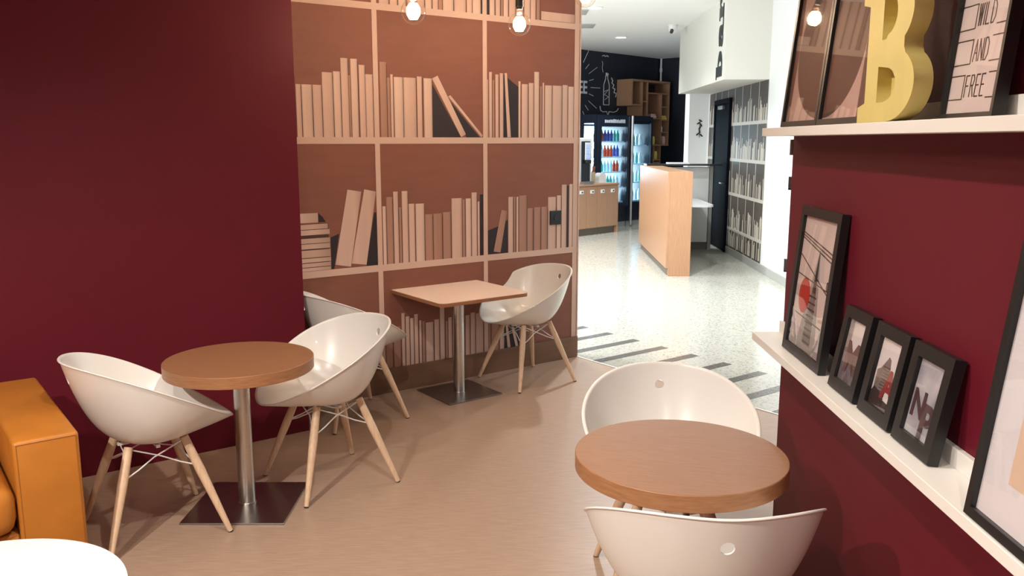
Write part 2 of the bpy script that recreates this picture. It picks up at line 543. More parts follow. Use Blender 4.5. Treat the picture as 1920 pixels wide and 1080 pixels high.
T = 2.484
books(T, [(-1.63, -1.56, 2.80, 'p'), (-1.555, -1.50, 2.76, 'p'), (-1.495, -1.44, 2.82, 'p'), (-1.43, -1.37, 2.78, 'p'), (-1.36, -1.305, 2.8, 'p'), (-1.301, -1.251, 2.757, 'p'), (-1.247, -1.203, 2.733, 'p'), (-1.201, -1.171, 2.738, 'b'), (-1.169, -1.087, 2.794, 'p'), (-1.082, -0.99, 2.804, 'p'), (-0.985, -0.941, 2.793, 'p'), (-0.939, -0.873, 2.783, 'p'), (-0.872, -0.861, 2.79, 'd'), (-0.825, -0.804, 2.796, 'd'), (-0.802, -0.759, 2.798, 'p'), (-0.754, -0.714, 2.819, 'p'), (-0.708, -0.69, 2.785, 'b'), (-0.688, -0.647, 2.811, 'p'), (-0.642, -0.585, 2.801, 'p'), (-0.58, -0.52, 2.839, 'p'), (-0.512, -0.459, 2.847, 'p'), (-0.457, -0.41, 2.837, 'p'), (-0.405, -0.373, 2.778, 'b')])
plate('printed_book', rect(-0.362, -0.056, 2.487, 2.545), 0.0018, 'print_beige')
for i, (zt, zb, xr) in enumerate([(1.216, 1.158, -2.081), (1.148, 1.118, -2.019), (1.114, 1.083, -2.008), (1.062, 1.032, -2.007), (1.028, 0.998, -2.008), (0.990, 0.945, -2.006), (0.940, 0.915, -2.005), (0.910, 0.886, -2.007), (0.882, 0.862, -2.008)]):
    plate('printed_book', rect(-2.46, xr, zb, zt), 0.0018, 'print_beige' if i % 2 else 'print_beige_pale')
plate('printed_gap', rect(-2.46, -2.015, 0.862, 1.15), 0.0010, 'print_gap')
plate('printed_shadow', [(-2.078, 1.158), (-2.03, 1.158), (-2.05, 1.19), (-2.078, 1.216)], 0.0006, 'print_dark')
leaning([(-1.88, 1.351), (-1.977, 0.888), (-1.873, 0.866), (-1.786, 1.335)])
leaning([(-1.765, 1.349), (-1.867, 0.886), (-1.764, 0.870), (-1.684, 1.332)], t=0.0020)
dark([(-2.003, 0.862), (-1.985, 0.862), (-1.945, 1.08), (-2.003, 1.06)])
dark([(-1.765, 0.862), (-1.684, 0.862), (-1.684, 1.2), (-1.70, 1.2)])
BZ = 0.860
books(BZ, [(-1.642, -1.616, 1.236, 'p'), (-1.614, -1.566, 1.294, 'b'), (-1.563, -1.526, 1.327, 'p'), (-1.523, -1.504, 1.224, 'b'), (-1.501, -1.455, 1.328, 'p'), (-1.452, -1.405, 1.244, 'p'), (-1.4, -1.333, 1.242, 'p'), (-1.33, -1.269, 1.169, 'b'), (-1.266, -1.196, 1.17, 'b'), (-1.191, -1.127, 1.176, 'b'), (-1.122, -1.037, 1.266, 'p'), (-1.034, -1.012, 1.256, 'b'), (-1.008, -0.963, 1.261, 'p'), (-0.96, -0.914, 1.3, 'p'), (-0.91, -0.892, 1.237, 'p'), (-0.889, -0.862, 1.284, 'd')])
dark([(-0.823, 0.862), (-0.652, 0.862), (-0.652, 1.1), (-0.72, 1.06), (-0.823, 1.03)])
leaning([(-0.707, 1.17), (-0.776, 0.878), (-0.717, 0.869), (-0.659, 1.16)], 'print_brown_book')
books(BZ, [(-0.649, -0.604, 1.258, 'p'), (-0.599, -0.583, 1.259, 'b'), (-0.577, -0.558, 1.256, 'p'), (-0.555, -0.483, 1.265, 'b'), (-0.48, -0.426, 1.17, 'b'), (-0.42, -0.356, 1.174, 'b'), (-0.352, -0.293, 1.174, 'b'), (-0.29, -0.213, 1.243, 'p'), (-0.207, -0.165, 1.252, 'p'), (-0.161, -0.112, 1.33, 'p'), (-0.108, -0.092, 1.321, 'd'), (-0.088, -0.054, 1.332, 'p')])
CZ = 0.163
books(CZ, [(-1.648, -1.643, 0.44, 'b'), (-1.641, -1.588, 0.455, 'b'), (-1.584, -1.527, 0.437, 'b'), (-1.523, -1.496, 0.523, 'p'), (-1.492, -1.461, 0.497, 'p'), (-1.458, -1.429, 0.482, 'p'), (-1.426, -1.395, 0.504, 'p'), (-1.389, -1.369, 0.458, 'p'), (-1.366, -1.342, 0.45, 'b'), (-1.339, -1.277, 0.436, 'p'), (-1.271, -1.23, 0.449, 'p'), (-1.226, -1.187, 0.532, 'p'), (-1.181, -1.162, 0.427, 'b'), (-1.16, -1.128, 0.451, 'p'), (-1.125, -1.084, 0.457, 'p'), (-1.081, -1.024, 0.446, 'p'), (-1.019, -0.981, 0.447, 'p'), (-0.977, -0.935, 0.461, 'p'), (-0.933, -0.866, 0.45, 'p'), (-0.822, -0.804, 0.416, 'b'), (-0.797, -0.731, 0.417, 'b'), (-0.725, -0.685, 0.37, 'p'), (-0.682, -0.549, 0.365, 'd')])
leaning([(-0.674, 0.341), (-0.655, 0.165), (-0.628, 0.165), (-0.655, 0.339)])
leaning([(-0.62, 0.312), (-0.583, 0.165), (-0.56, 0.165), (-0.598, 0.312)])
# the dark double socket on the wallpaper
so = thing('wall_socket', 'square black socket plate mounted across the printed books', 'socket', WP.p(-0.222, 0, 1.09), WP.a)
obj('plate', B(-0.052, 0.052, -0.012, -0.002, -0.052, 0.052, 0.003), 'socket_black', so)
bm = bmesh.new()
tube(bm, (0, -0.0145, 0), (0, -0.012, 0), 0.021, 0.021, 24)
obj('insert', bm, 'frame_black', so)

# ------------------------------------------------------------------ tub chairs
def shell_mesh():
    NS, NR = 72, 20
    bm = bmesh.new()
    rings = []
    c = bm.verts.new((0.0, 0, 0.412))
    for k in range(1, NR + 1):
        t = k / NR
        rho = math.sin(t * math.pi / 2) ** 0.9
        ring = []
        for i in range(NS):
            th = 2 * math.pi * i / NS
            ct, st = math.cos(th), math.sin(th)
            ax = 0.338 if ct > 0 else 0.312
            n = 1.85
            r = (abs(ct / ax) ** n + abs(st / 0.309) ** n) ** (-1 / n)
            x, y = r * ct, r * st
            wq = max(0.0, (x + 0.312) / 0.65)
            zr = 0.787 - 0.336 * wq ** 1.43
            f = (1 + ct) / 2
            p = 3.4 * (1 - f) + 2.3 * f + 1.0 * st * st
            z = 0.412 + (zr - 0.412) * (rho ** p)
            ring.append(bm.verts.new((x * rho, y * rho, z)))
        rings.append(ring)
    for i in range(NS):
        j = (i + 1) % NS
        bm.faces.new((c, rings[0][i], rings[0][j]))
        for a, b in zip(rings, rings[1:]):
            bm.faces.new((a[i], b[i], b[j], a[j]))
    # a small outward roll of the rim
    roll = []
    for i, v in enumerate(rings[-1]):
        d = Vector((v.co.x, v.co.y, 0)).normalized()
        roll.append(bm.verts.new(v.co + d * 0.010 + Vector((0, 0, 0.001))))
    for i in range(NS):
        j = (i + 1) % NS
        bm.faces.new((rings[-1][i], roll[i], roll[j], rings[-1][j]))
    bmesh.ops.recalc_face_normals(bm, faces=bm.faces[:])
    me = bpy.data.meshes.new('shell')
    bm.to_mesh(me); bm.free()
    o = bpy.data.objects.new('shell_tmp', me)
    COL.objects.link(o)
    so_ = o.modifiers.new('so', 'SOLIDIFY'); so_.thickness = 0.007; so_.offset = 0
    ss = o.modifiers.new('ss', 'SUBSURF'); ss.levels = 1; ss.render_levels = 1
    cb = bmesh.new()
    tube(cb, (-0.40, 0, 0.715), (-0.16, 0, 0.695), 0.0175, 0.0175, 28)
    cm = bpy.data.meshes.new('cut'); cb.to_mesh(cm); cb.free()
    co = bpy.data.objects.new('cut_tmp', cm)
    COL.objects.link(co)
    bo = o.modifiers.new('bo', 'BOOLEAN'); bo.object = co; bo.operation = 'DIFFERENCE'; bo.solver = 'EXACT'
    bpy.context.view_layer.update()
    res = bpy.data.meshes.new_from_object(o.evaluated_get(bpy.context.evaluated_depsgraph_get()))
    bpy.data.objects.remove(o); bpy.data.objects.remove(co)
    return res

def make_chair():
    r = thing('tub_chair', 'white tub chair', 'chair', group='white tub chairs around the tables')
    sh = shell_mesh()
    obj('shell', sh, 'chair_plastic', r, smooth=True)
    tops = {}
    for sx in (1, -1):
        for sy in (1, -1):
            bm = bmesh.new()
            a, b = Vector((0.110 * sx, 0.110 * sy, 0.418)), Vector((0.240 * sx, 0.240 * sy, 0.004))
            mid = a.lerp(b, 0.35)
            tube(bm, a, mid, 0.0175, 0.0200, 16)
            tube(bm, mid, b, 0.0200, 0.0112, 16)
            l = obj('leg', bm, 'chair_wood', r, smooth=True)
            bm = bmesh.new()
            tube(bm, (0.240 * sx, 0.240 * sy, 0.0), (0.239 * sx, 0.239 * sy, 0.006), 0.0112, 0.0112, 12)
            obj('glide', bm, 'glide_black', l)
            tops[(sx, sy)] = (a, b)
    bm = bmesh.new()
    cyc = [(1, 1), (1, -1), (-1, -1), (-1, 1)]
    P = lambda k, t: tops[k][0].lerp(tops[k][1], t)
    for i in range(4):
        k, j = cyc[i], cyc[(i + 1) % 4]
        for p, q in ((k, j), (j, k)):
            lo, hi = P(p, 0.30), P(q, 0.02)
            mid = lo.lerp(hi, 0.5) * 1.0
            mid.x *= 0.80; mid.y *= 0.80
            path_tube(bm, [lo, lo.lerp(mid, 0.5) + Vector((0, 0, -.004)), mid, mid.lerp(hi, 0.5), hi], 0.0032, 6)
    box(bm, -0.13, 0.13, -0.008, 0.008, 0.398, 0.409)
    box(bm, -0.008, 0.008, -0.13, 0.13, 0.398, 0.409)
    obj('wire_brace', bm, 'white_wire', r)
    return r
CH = [
    ((-1.542, 3.450), 37, 'white tub chair standing between the orange sofa and a round table'),
    ((-0.897, 3.980), 218, 'white tub chair at the round table by the maroon wall, turned towards the orange sofa'),
    ((-0.965, 4.958), 37, 'white tub chair at the square table, half hidden behind another chair'),
    ((0.103, 5.758), 216, 'white tub chair at the square table, beside the opening to the hall'),
    ((0.570, 2.936), 268, 'white tub chair at the round table under the ledge, back towards the terrazzo floor'),
    ((0.512, 2.150), 89, 'white tub chair tucked under the round table, back to the photographer, beside the picture ledge'),
]
chair = make_chair()
for i, (c, a, lab) in enumerate(CH):
    o = chair if i == 0 else copy_tree(chair)
    o.location = (c[0], c[1], 0)
    o.rotation_euler = (0, 0, D2R(a))
    o['label'] = lab

# ------------------------------------------------------------------ tables
def pedestal(root, hz, sq, rp, rot):
    b = obj('base_plate', B(-sq / 2, sq / 2, -sq / 2, sq / 2, 0.0, 0.009, 0.0015), 'steel_dark', root, rotz=rot)
    bm = bmesh.new()
    lathe(bm, [(0, 0.009), (rp + 0.004, 0.009), (rp + 0.004, 0.013), (rp, 0.014), (rp, hz), (0, hz)], 40)
    obj('column', bm, 'steel', root, smooth=True)
    bm = bmesh.new()
    box(bm, -0.14, 0.14, -0.02, 0.02, hz - 0.006, hz)
    box(bm, -0.02, 0.02, -0.14, 0.14, hz - 0.006, hz)
    obj('top_bracket', bm, 'steel_dark', root, rotz=rot)
def round_table(x, y, h, r, rot, lab):
    t = thing('round_table', lab, 'table', (x, y, 0), 0, 'round wood-top pedestal tables')
    th = 0.052
    bm = bmesh.new()
    lathe(bm, [(0, h - th), (r - 0.002, h - th), (r, h - th + 0.002), (r, h - 0.002)], 96)
    lathe(bm, [(r, h - 0.002), (r - 0.0015, h - 0.0005), (r - 0.002, h - 0.0005)], 96)
    tp = obj('tabletop', bm, 'table_wood_edge', t, smooth=True)
    bm = bmesh.new()
    lathe(bm, [(0, h), (r - 0.002, h), (r - 0.002, h - 0.003), (0, h - 0.003)], 96)
    obj('veneer', bm, 'table_wood', tp, smooth=True, rotz=rot)
    pedestal(t, h - th, 0.455, 0.037, 0)
    return t
round_table(-1.222, 3.690, 0.69, 0.325, 0.1, 'round wood-top pedestal table in front of the maroon wall beside the orange sofa')
round_table(0.530, 2.545, 0.68, 0.330, -0.25, 'round wood-top pedestal table pulled up beneath the picture ledge')
t = thing('square_table', 'square pale-top table on a steel pedestal by the printed bookshelf', 'table', (-0.352, 5.440, 0), D2R(36.5))
hs, cr = 0.335, 0.045
pts = []
for cx, cy, a0 in ((hs - cr, hs - cr, 0), (-hs + cr, hs - cr, 90), (-hs + cr, -hs + cr, 180), (hs - cr, -hs + cr, 270)):
    pts += arc(cx, cy, cr, cr, a0, a0 + 90, 8)
bm = bmesh.new(); prism_xy(bm, pts, 0.665, 0.686)
tp = obj('tabletop', bm, 'ply_edge', t)
bm = bmesh.new(); prism_xy(bm, pts, 0.686, 0.690)
obj('laminate', bm, 'pale_laminate', tp)
pedestal(t, 0.665, 0.41, 0.037, 0)

# white round table in the near corner
t = thing('white_round_table', 'plain white round low table in front of the orange sofa', 'table', (-1.381, 1.946, 0))
bm = bmesh.new()
lathe(bm, [(0, 0.474), (0.36, 0.474), (0.384, 0.480), (0.388, 0.488), (0.386, 0.497), (0.378, 0.5), (0, 0.5)], 96)
obj('tabletop', bm, 'white_gloss', t, smooth=True)
bm = bmesh.new()
lathe(bm, [(0, 0.012), (0.20, 0.012), (0.12, 0.02), (0.05, 0.05), (0.036, 0.12), (0.034, 0.40), (0.06, 0.46), (0.10, 0.474), (0, 0.474)], 48)
obj('column', bm, 'white_gloss', t, smooth=True)
bm = bmesh.new()
lathe(bm, [(0, 0), (0.235, 0), (0.235, 0.006), (0.2, 0.012), (0, 0.012)], 64)
obj('base', bm, 'white_gloss', t, smooth=True)

# ------------------------------------------------------------------ orange leather sofa against the maroon wall
sf = thing('leather_sofa', 'orange leather sofa with a square arm against the maroon wall', 'sofa', (-1.592, 2.979, 0), D2R(37.5))
def cushion(name, x0, x1, y0, y1, z0, z1, bev, m='leather_orange', parent=None):
    bm = B(x0, x1, y0, y1, z0, z1)
    bmesh.ops.subdivide_edges(bm, edges=bm.edges[:], cuts=1)
    o = obj(name, B(x0, x1, y0, y1, z0, z1, bev), m, parent or sf, smooth='all')
    bm.free()
    return o
a1 = cushion('arm', -0.215, 0, 0, 0.92, 0.05, 0.60, 0.014)
a2 = cushion('arm', -1.96, -1.745, 0, 0.92, 0.05, 0.60, 0.014)
cushion('seat_cushion', -0.975, -0.219, -0.03, 0.70, 0.26, 0.445, 0.06)
cushion('seat_cushion', -1.741, -0.985, -0.03, 0.70, 0.26, 0.445, 0.06)
cushion('base', -1.745, -0.215, 0.02, 0.92, 0.06, 0.255, 0.012)
cushion('backrest', -1.745, -0.215, 0.70, 0.92, 0.26, 0.62, 0.03)
for arm, x0 in ((a1, -0.215), (a2, -1.96)):
    bm = bmesh.new()
    path_tube(bm, [(x0 + 0.012, -0.0005, 0.08), (x0 + 0.012, -0.0005, 0.588), (x0 + 0.203, -0.0005, 0.588), (x0 + 0.203, -0.0005, 0.08)], 0.0016, 6)
    obj('seam', bm, 'leather_seam', arm)
for x in (-1.9, -0.06):
    for y in (0.06, 0.86):
        obj('foot', B(x - 0.025, x + 0.025, y - 0.025, y + 0.025, 0, 0.055, 0.003), 'black_lacquer', sf)

# ------------------------------------------------------------------ picture ledges on the maroon wall
def ledge(z, lab):
    t = thing('picture_ledge', lab, 'shelf', RW.p(0, 0, z), RW.a)
    obj('shelf_board', B(0, 3.6, -0.122, -0.001, -0.030, 0.0, 0.0015), 'ledge_white', t)
    obj('back_board', B(0, 3.6, -0.016, -0.001, 0.0, 0.046, 0.0015), 'ledge_white', t)
    return t
ledge(0.900, 'white picture ledge holding the skyline frames beside the round table')
ledge(1.697, 'white picture ledge holding the gold letter')

def picture(name, lab, x, z, w, h, depth, bord, gap, tilt, printm, cat='picture', group=None):
    """framed picture leaning on a ledge. x = centre along the wall, gap = foot of the front face to the wall"""
    t = thing(name, lab, cat, RW.p(x, -gap, z + 0.0005 + depth * math.sin(tilt)), RW.a, group, -tilt)
    ct = t
    bm = bmesh.new()
    hw = w / 2
    o_, i_ = [(-hw, 0), (hw, 0), (hw, h), (-hw, h)], [(-hw + bord, bord), (hw - bord, bord), (hw - bord, h - bord), (-hw + bord, h - bord)]
    for k in range(4):
        j = (k + 1) % 4
        plate_xz(bm, [o_[k], o_[j], i_[j], i_[k]], 0, depth)
    obj('frame', bm, 'frame_black', t)
    pr = obj('print', B(-hw + bord - 0.001, hw - bord + 0.001, 0.012, 0.016, bord - 0.001, h - bord + 0.001), printm, t)
    obj('backing', B(-hw + 0.006, hw - 0.006, depth - 0.006, depth - 0.001, 0.006, h - 0.006), 'frame_black', t)
    obj('glass', B(-hw + bord, hw - bord, 0.0055, 0.0075, bord, h - bord), 'frame_glass', t)
    return t, pr, (hw - bord), (bord, h - bord)
def art(pr, name, pts, m, lvl=1):
    bm = bmesh.new()
    plate_xz(bm, pts, 0.012 - 0.0004 * lvl, 0.012)
    return obj(name, bm, m, pr)
def art_mesh(pr, name, me, m, x, z, lvl=2):
    o = obj(name, me, m, pr)
    o.location = (x, 0.012 - 0.0004 * lvl, z)
    return o
def strip(pr, name, p, q, wd, m, lvl=2):
    p, q = Vector(p), Vector(q)
    d = (q - p).normalized()
    n = Vector((-d.y, d.x)) * wd / 2
    art(pr, name, [tuple(p - n), tuple(q - n), tuple(q + n), tuple(p + n)], m, lvl)

TL = math.atan2(0.045, 0.25)
yx = lambda Y: 3.3 - Y                                   # distance along the wall from its far end
# tall frame with the spire
t, pr, hw, (z0, z1) = picture('framed_picture', 'tall black frame with a print of a spire and a red disc', yx(2.853), 0.900, 0.40, 0.522, 0.026, 0.032, 0.076, math.atan2(0.047, 0.52), 'art_pink_white')
zz = lambda f: z0 + (z1 - z0) * f
xx = lambda f: -hw + 2 * hw * f
art(pr, 'printed_tower', [(xx(.22), z0), (xx(.82), z0), (xx(.62), zz(.62)), (xx(.55), zz(.76)), (xx(.48), zz(.62))], 'art_grey_light', 1)
art(pr, 'printed_tower', [(xx(.40), z0), (xx(.66), z0), (xx(.575), zz(.76)), (xx(.55), zz(.76))], 'art_grey', 2)
art(pr, 'printed_spire', [(xx(.515), zz(.45)), (xx(.60), zz(.45)), (xx(.565), zz(.77)), (xx(.555), zz(.77))], 'art_dark', 3)
art(pr, 'printed_disc', arc(xx(.28), zz(.40), .055, .062, 0, 345, 24), 'art_red', 3)
for k in range(9):
    zc = zz(.02 + k * .05)
    strip(pr, 'printed_band', (xx(.42), zc), (xx(.64), zc), .006, 'art_dark', 3)
for a, b, c, d in ((.0, .87, 1, .76), (.0, .85, 1, .73), (.0, .83, 1, .70), (0, .70, 1, .46), (0, .55, 1, .50), (0, .25, 1, .22)):
    strip(pr, 'printed_wire', (xx(a), zz(b)), (xx(c), zz(d)), .0035, 'art_dark', 4)
for s, b in ((-1, 0.0), (1, 1.0)):
    for k in range(3):
        strip(pr, 'printed_trestle', (xx(b), zz(.27 - .09 * k)), (xx(b - s * .24), zz(.02 + .02 * k)), .014, 'art_white', 5)
    strip(pr, 'printed_trestle', (xx(b - s * .03), zz(.26)), (xx(b - s * .26), zz(.01)), .018, 'art_white', 5)
    strip(pr, 'printed_trestle', (xx(b - s * .02), zz(.02)), (xx(b - s * .12), zz(.2)), .014, 'art_white', 5)
strip(pr, 'printed_trestle', (xx(0), zz(.03)), (xx(1), zz(.03)), .02, 'art_grey_light', 5)
art(pr, 'printed_bird', arc(xx(.90), zz(.54), .009, .016, 0, 330, 10), 'art_dark', 5)

def small(Yc, lab, printm):
    return picture('framed_picture', lab, yx(Yc), 0.900, 0.203, 0.257, 0.028, 0.034, 0.080, TL, printm, group='three small black letter frames on the lower ledge')
# M
t, pr, hw, (z0, z1) = small(2.448, 'small black frame with a grey skyline print and the letter M', 'art_white')
art(pr, 'printed_tower', [(xx(.0), z0), (xx(.26), z0), (xx(.22), z1), (xx(.0), z1)], 'art_grey_light', 1)
art(pr, 'printed_skyline', [(xx(0), z0), (xx(1), z0), (xx(1), zz(.9)), (xx(.86), zz(.8)), (xx(.76), zz(.42)), (xx(.5), zz(.36)), (xx(.4), zz(.52)), (xx(.22), zz(.55)), (xx(0), zz(.5))], 'art_city', 2)
art_mesh(pr, 'printed_letter', text_mesh('M', 0.13, 0.0006, 0.95, 0, 0.004), 'art_letter_grey', xx(.5), zz(.17), 4)
# A
t, pr, hw, (z0, z1) = small(2.206, 'small black frame with a rounded tower print and a dark red letter A', 'art_white')
art(pr, 'printed_tower', [(xx(.08), zz(.12)), (xx(.58), zz(.12)), (xx(.62), zz(.55)), (xx(.55), zz(.72)), (xx(.45), zz(.75)), (xx(.2), zz(.55)), (xx(.05), zz(.5))], 'art_grey', 1)
for k in range(11):
    strip(pr, 'printed_floor_line', (xx(.30), zz(.14 + .045 * k)), (xx(.60), zz(.15 + .045 * k)), .0022, 'art_dark', 2)
art(pr, 'printed_skyline', [(xx(0), z0), (xx(1), z0), (xx(.9), zz(.12)), (xx(.5), zz(.14)), (xx(.4), zz(.22)), (xx(.1), zz(.26)), (xx(0), zz(.16))], 'art_dark', 3)
art_mesh(pr, 'printed_letter', text_mesh('A', 0.11, 0.0006, 0.95, 0, 0.004), 'art_letter_red', xx(.72), zz(.17), 5)
# N P
t, pr, hw, (z0, z1) = small(1.975, 'small black frame with a cloudy sky print and letters N and P', 'art_sky')
art_mesh(pr, 'printed_letter', text_mesh('N', 0.095, 0.0006, 0.95, 0, 0.003), 'art_letter_plum', xx(.30), zz(.24), 3)
art_mesh(pr, 'printed_letter', text_mesh('P', 0.120, 0.0006, 1.0, 0, 0.004), 'art_letter_plum', xx(.70), zz(.02), 5)
# large frame with peach rectangle
t, pr, hw, (z0, z1) = picture('framed_picture', 'large black frame with a white mat and peach print on the lower ledge', yx(1.377), 0.900, 0.50, 0.70, 0.026, 0.020, 0.117, math.atan2(0.082, 0.70), 'art_mat_white')
art(pr, 'printed_panel', [(-hw + .085, z0 + .085), (hw - .085, z0 + .085), (hw - .085, z1 - .085), (-hw + .085, z1 - .085)], 'art_peach', 1)

# upper ledge: two frames sharing one dark oval
def oval_frame(Yc, side, lab):
    t, pr, hw, (z0, z1) = picture('framed_picture', lab, yx(Yc), 1.697, 0.395, 0.52, 0.026, 0.018, 0.082, math.atan2(0.05, 0.52), 'art_brown', group='pair of framed halves of a dark oval')
    # pale ground around a dark half oval
    H = z1 - z0
    zc = (z0 + z1) / 2
    n = 20
    if side < 0:      # left half of the oval: touches the left side, open to the right
        e = lambda a: (hw + 2 * hw * 0.86 * math.cos(D2R(a)), zc + H * 0.49 * math.sin(D2R(a)))
        low = [e(180 + 90 * i / n) for i in range(n + 1)]
        xl = -hw + 0.035
        art(pr, 'printed_ground', [(xl, z0)] + [(hw * .98, z0)] + [(max(xl, x), z) for x, z in low[::-1]], 'art_pale', 1)
        art(pr, 'printed_ground', [(xl, z1)] + [(max(xl, x), 2 * zc - z) for x, z in low] + [(hw * .98, z1)], 'art_pale', 1)
    else:
        e = lambda a: (-hw + 2 * hw * 0.80 * math.cos(D2R(a)), zc + H * 0.49 * math.sin(D2R(a)))
        low = [e(270 + 90 * i / n) for i in range(n + 1)]
        xr = hw - 0.07
        art(pr, 'printed_ground', [(min(xr, x), z) for x, z in low] + [(xr, z0), (-hw, z0)], 'art_pale', 1)
        art(pr, 'printed_ground', [(-hw, z1), (xr, z1)] + [(min(xr, x), 2 * zc - z) for x, z in low[::-1]], 'art_pale', 1)
    return t
oval_frame(3.005, -1, 'dark glazed frame at the end of the upper ledge, left half of an oval print')
oval_frame(2.605, 1, 'dark glazed frame behind the gold letter, right half of an oval print')

# gold letter B
def letter_B(Wd, H):
    st, sf_ = 0.105, 0.045
    w = Wd
    zm = H * 0.505
    outer = [(0, 0), (w * .55, 0)] + arc(w * .55, zm * .5 + .002, w * .45, zm * .5 + .002, -90, 52, 18) + [(w * .80, zm)] + arc(w * .52, zm + (H - zm) * .5, w * .40, (H - zm) * .5, -46, 90, 18) + [(0, H), (0, H - .04), (sf_, H - .05), (sf_, .05), (0, .04)]
    c1 = [(st + .018, .048), (w * .5, .048)] + arc(w * .5, zm * .5 + .004, w * .19, zm * .5 - .046, -80, 80, 12) + [(st + .018, zm - .036)]
    c2 = [(st + .03, zm + .028), (w * .48, zm + .028)] + arc(w * .48, zm + (H - zm) * .5 + .002, w * .17, (H - zm) * .5 - .035, -80, 80, 12) + [(st + .03, H - .045)]
    return outer, c1, c2
o_, c1, c2 = letter_B(0.335, 0.345)
lb = thing('letter_ornament', 'large gold three-dimensional letter B standing on the upper ledge', 'letter', RW.p(yx(2.345), -0.120, 1.6975), RW.a)
me = curve_mesh([o_, c1, c2], 0.045, 0.0)
ob = obj('letter_body', me, 'gold_paint', lb)
ob.location = (0, 0.0225, 0)
bm = bmesh.new()
plate_xz(bm, rect(0.12, 0.25, 0.03, 0.315), 0.036, 0.040)
obj('back_plate', bm, 'gold_paint', lb)

# WILD AND FREE
t, pr, hw, (z0, z1) = picture('framed_picture', 'black frame with a pale print reading WILD AND FREE', yx(1.885), 1.697, 0.232, 0.33, 0.028, 0.010, 0.062, math.atan2(0.03, 0.33), 'art_pink_white')
GL = {'W': [[(0, 1), (.25, 0), (.5, 1), (.75, 0), (1, 1)]], 'I': [[(.5, 0), (.5, 1)]], 'L': [[(0, 1), (0, 0), (.8, 0)]], 'D': [[(0, 0), (0, 1), (.5, 1), (.9, .75), (.9, .25), (.5, 0), (0, 0)]],
      'A': [[(0, 0), (.5, 1), (1, 0)], [(.2, .38), (.8, .38)]], 'N': [[(0, 0), (0, 1), (.9, 0), (.9, 1)]], 'F': [[(0, 0), (0, 1), (.8, 1)], [(0, .52), (.65, .52)]],
      'R': [[(0, 0), (0, 1), (.6, 1), (.85, .8), (.6, .52), (0, .52)], [(.4, .52), (.9, 0)]], 'E': [[(.8, 0), (0, 0), (0, 1), (.8, 1)], [(0, .52), (.65, .52)]]}
def word(pr, s, zb, ht, x0, cw, gap):
    x = x0
    bm = bmesh.new()
    for ch in s:
        wd = cw * (.3 if ch == 'I' else 1)
        for L in GL[ch]:
            for (a, b), (c, d) in zip(L, L[1:]):
                if ch == 'I':
                    a = c = .5
                p, q = Vector((x + a * wd, zb + b * ht)), Vector((x + c * wd, zb + d * ht))
                dd = (q - p).normalized()
                n = Vector((-dd.y, dd.x)) * .0016
                p, q = p - dd * .0008, q + dd * .0008
                plate_xz(bm, [tuple(p - n), tuple(q - n), tuple(q + n), tuple(p + n)], 0.0114, 0.012)
        x += wd + gap
    obj('printed_word', bm, 'art_dark', pr)
    return x
for i, (s, zb) in enumerate((('WILD', .198), ('AND', .122), ('FREE', .046))):
    n = len(s)
    cw, gp = .0165, .0055
    tot = sum(.3 * cw if c == 'I' else cw for c in s) + gp * (n - 1)
    x0 = -tot / 2 + .004
    ht = .046
    xe = word(pr, s, zb, ht, x0, cw, gp) - gp
    for xa, xb, side in ((-hw, x0 - .009, -1), (xe + .009, hw, 1)):
        for zq in (zb - .004, zb + ht + .002):
            strip(pr, 'printed_line', (xa, zq), (xb, zq), .0026, 'art_dark', 2)
        if side > 0:
            continue
        xs = xb
        strip(pr, 'printed_line', (xs, zb - .005), (xs, zb + ht + .003), .0026, 'art_dark', 2)
for zq in (.278, .318):
    strip(pr, 'printed_line', (-hw, zq), (-hw + .05, zq), .0026, 'art_dark', 2)
    strip(pr, 'printed_line', (hw - .05, zq), (hw, zq), .0026, 'art_dark', 2)

# hardware on the far end of the maroon wall
t = thing('door_pull', 'grey ring pull on the end of the maroon wall below the upper ledge', 'handle', RW.p(-0.0, 0.012, 1.625), RW.a)
bm = bmesh.new()
tube(bm, (-0.05, 0, -0.03), (-0.05, 0, 0.03), 0.010, 0.010, 16)
obj('grip', bm, 'plinth_dark', t, smooth=True)
bm = bmesh.new()
tube(bm, (-0.05, 0, 0.02), (0.0, 0, 0.02), 0.005, 0.005, 10)
tube(bm, (-0.05, 0, -0.02), (0.0, 0, -0.02), 0.005, 0.005, 10)
obj('mount', bm, 'frame_black', t)
for z, lab in ((1.49, 'upper small black hinge block on the end of the maroon wall'), (1.165, 'lower small black hinge block on the end of the maroon wall')):
    t = thing('hinge', lab, 'hinge', RW.p(0, 0.012, z), RW.a, 'hinge blocks on the maroon wall end')
    obj('leaf', B(-0.045, 0.0, -0.010, 0.03, -0.022, 0.022, 0.002), 'frame_black', t)
    bm = bmesh.new()
    tube(bm, (-0.045, -0.004, -0.03), (-0.045, -0.004, 0.022), 0.006, 0.006, 12)
    obj('knuckle', bm, 'frame_black', t)

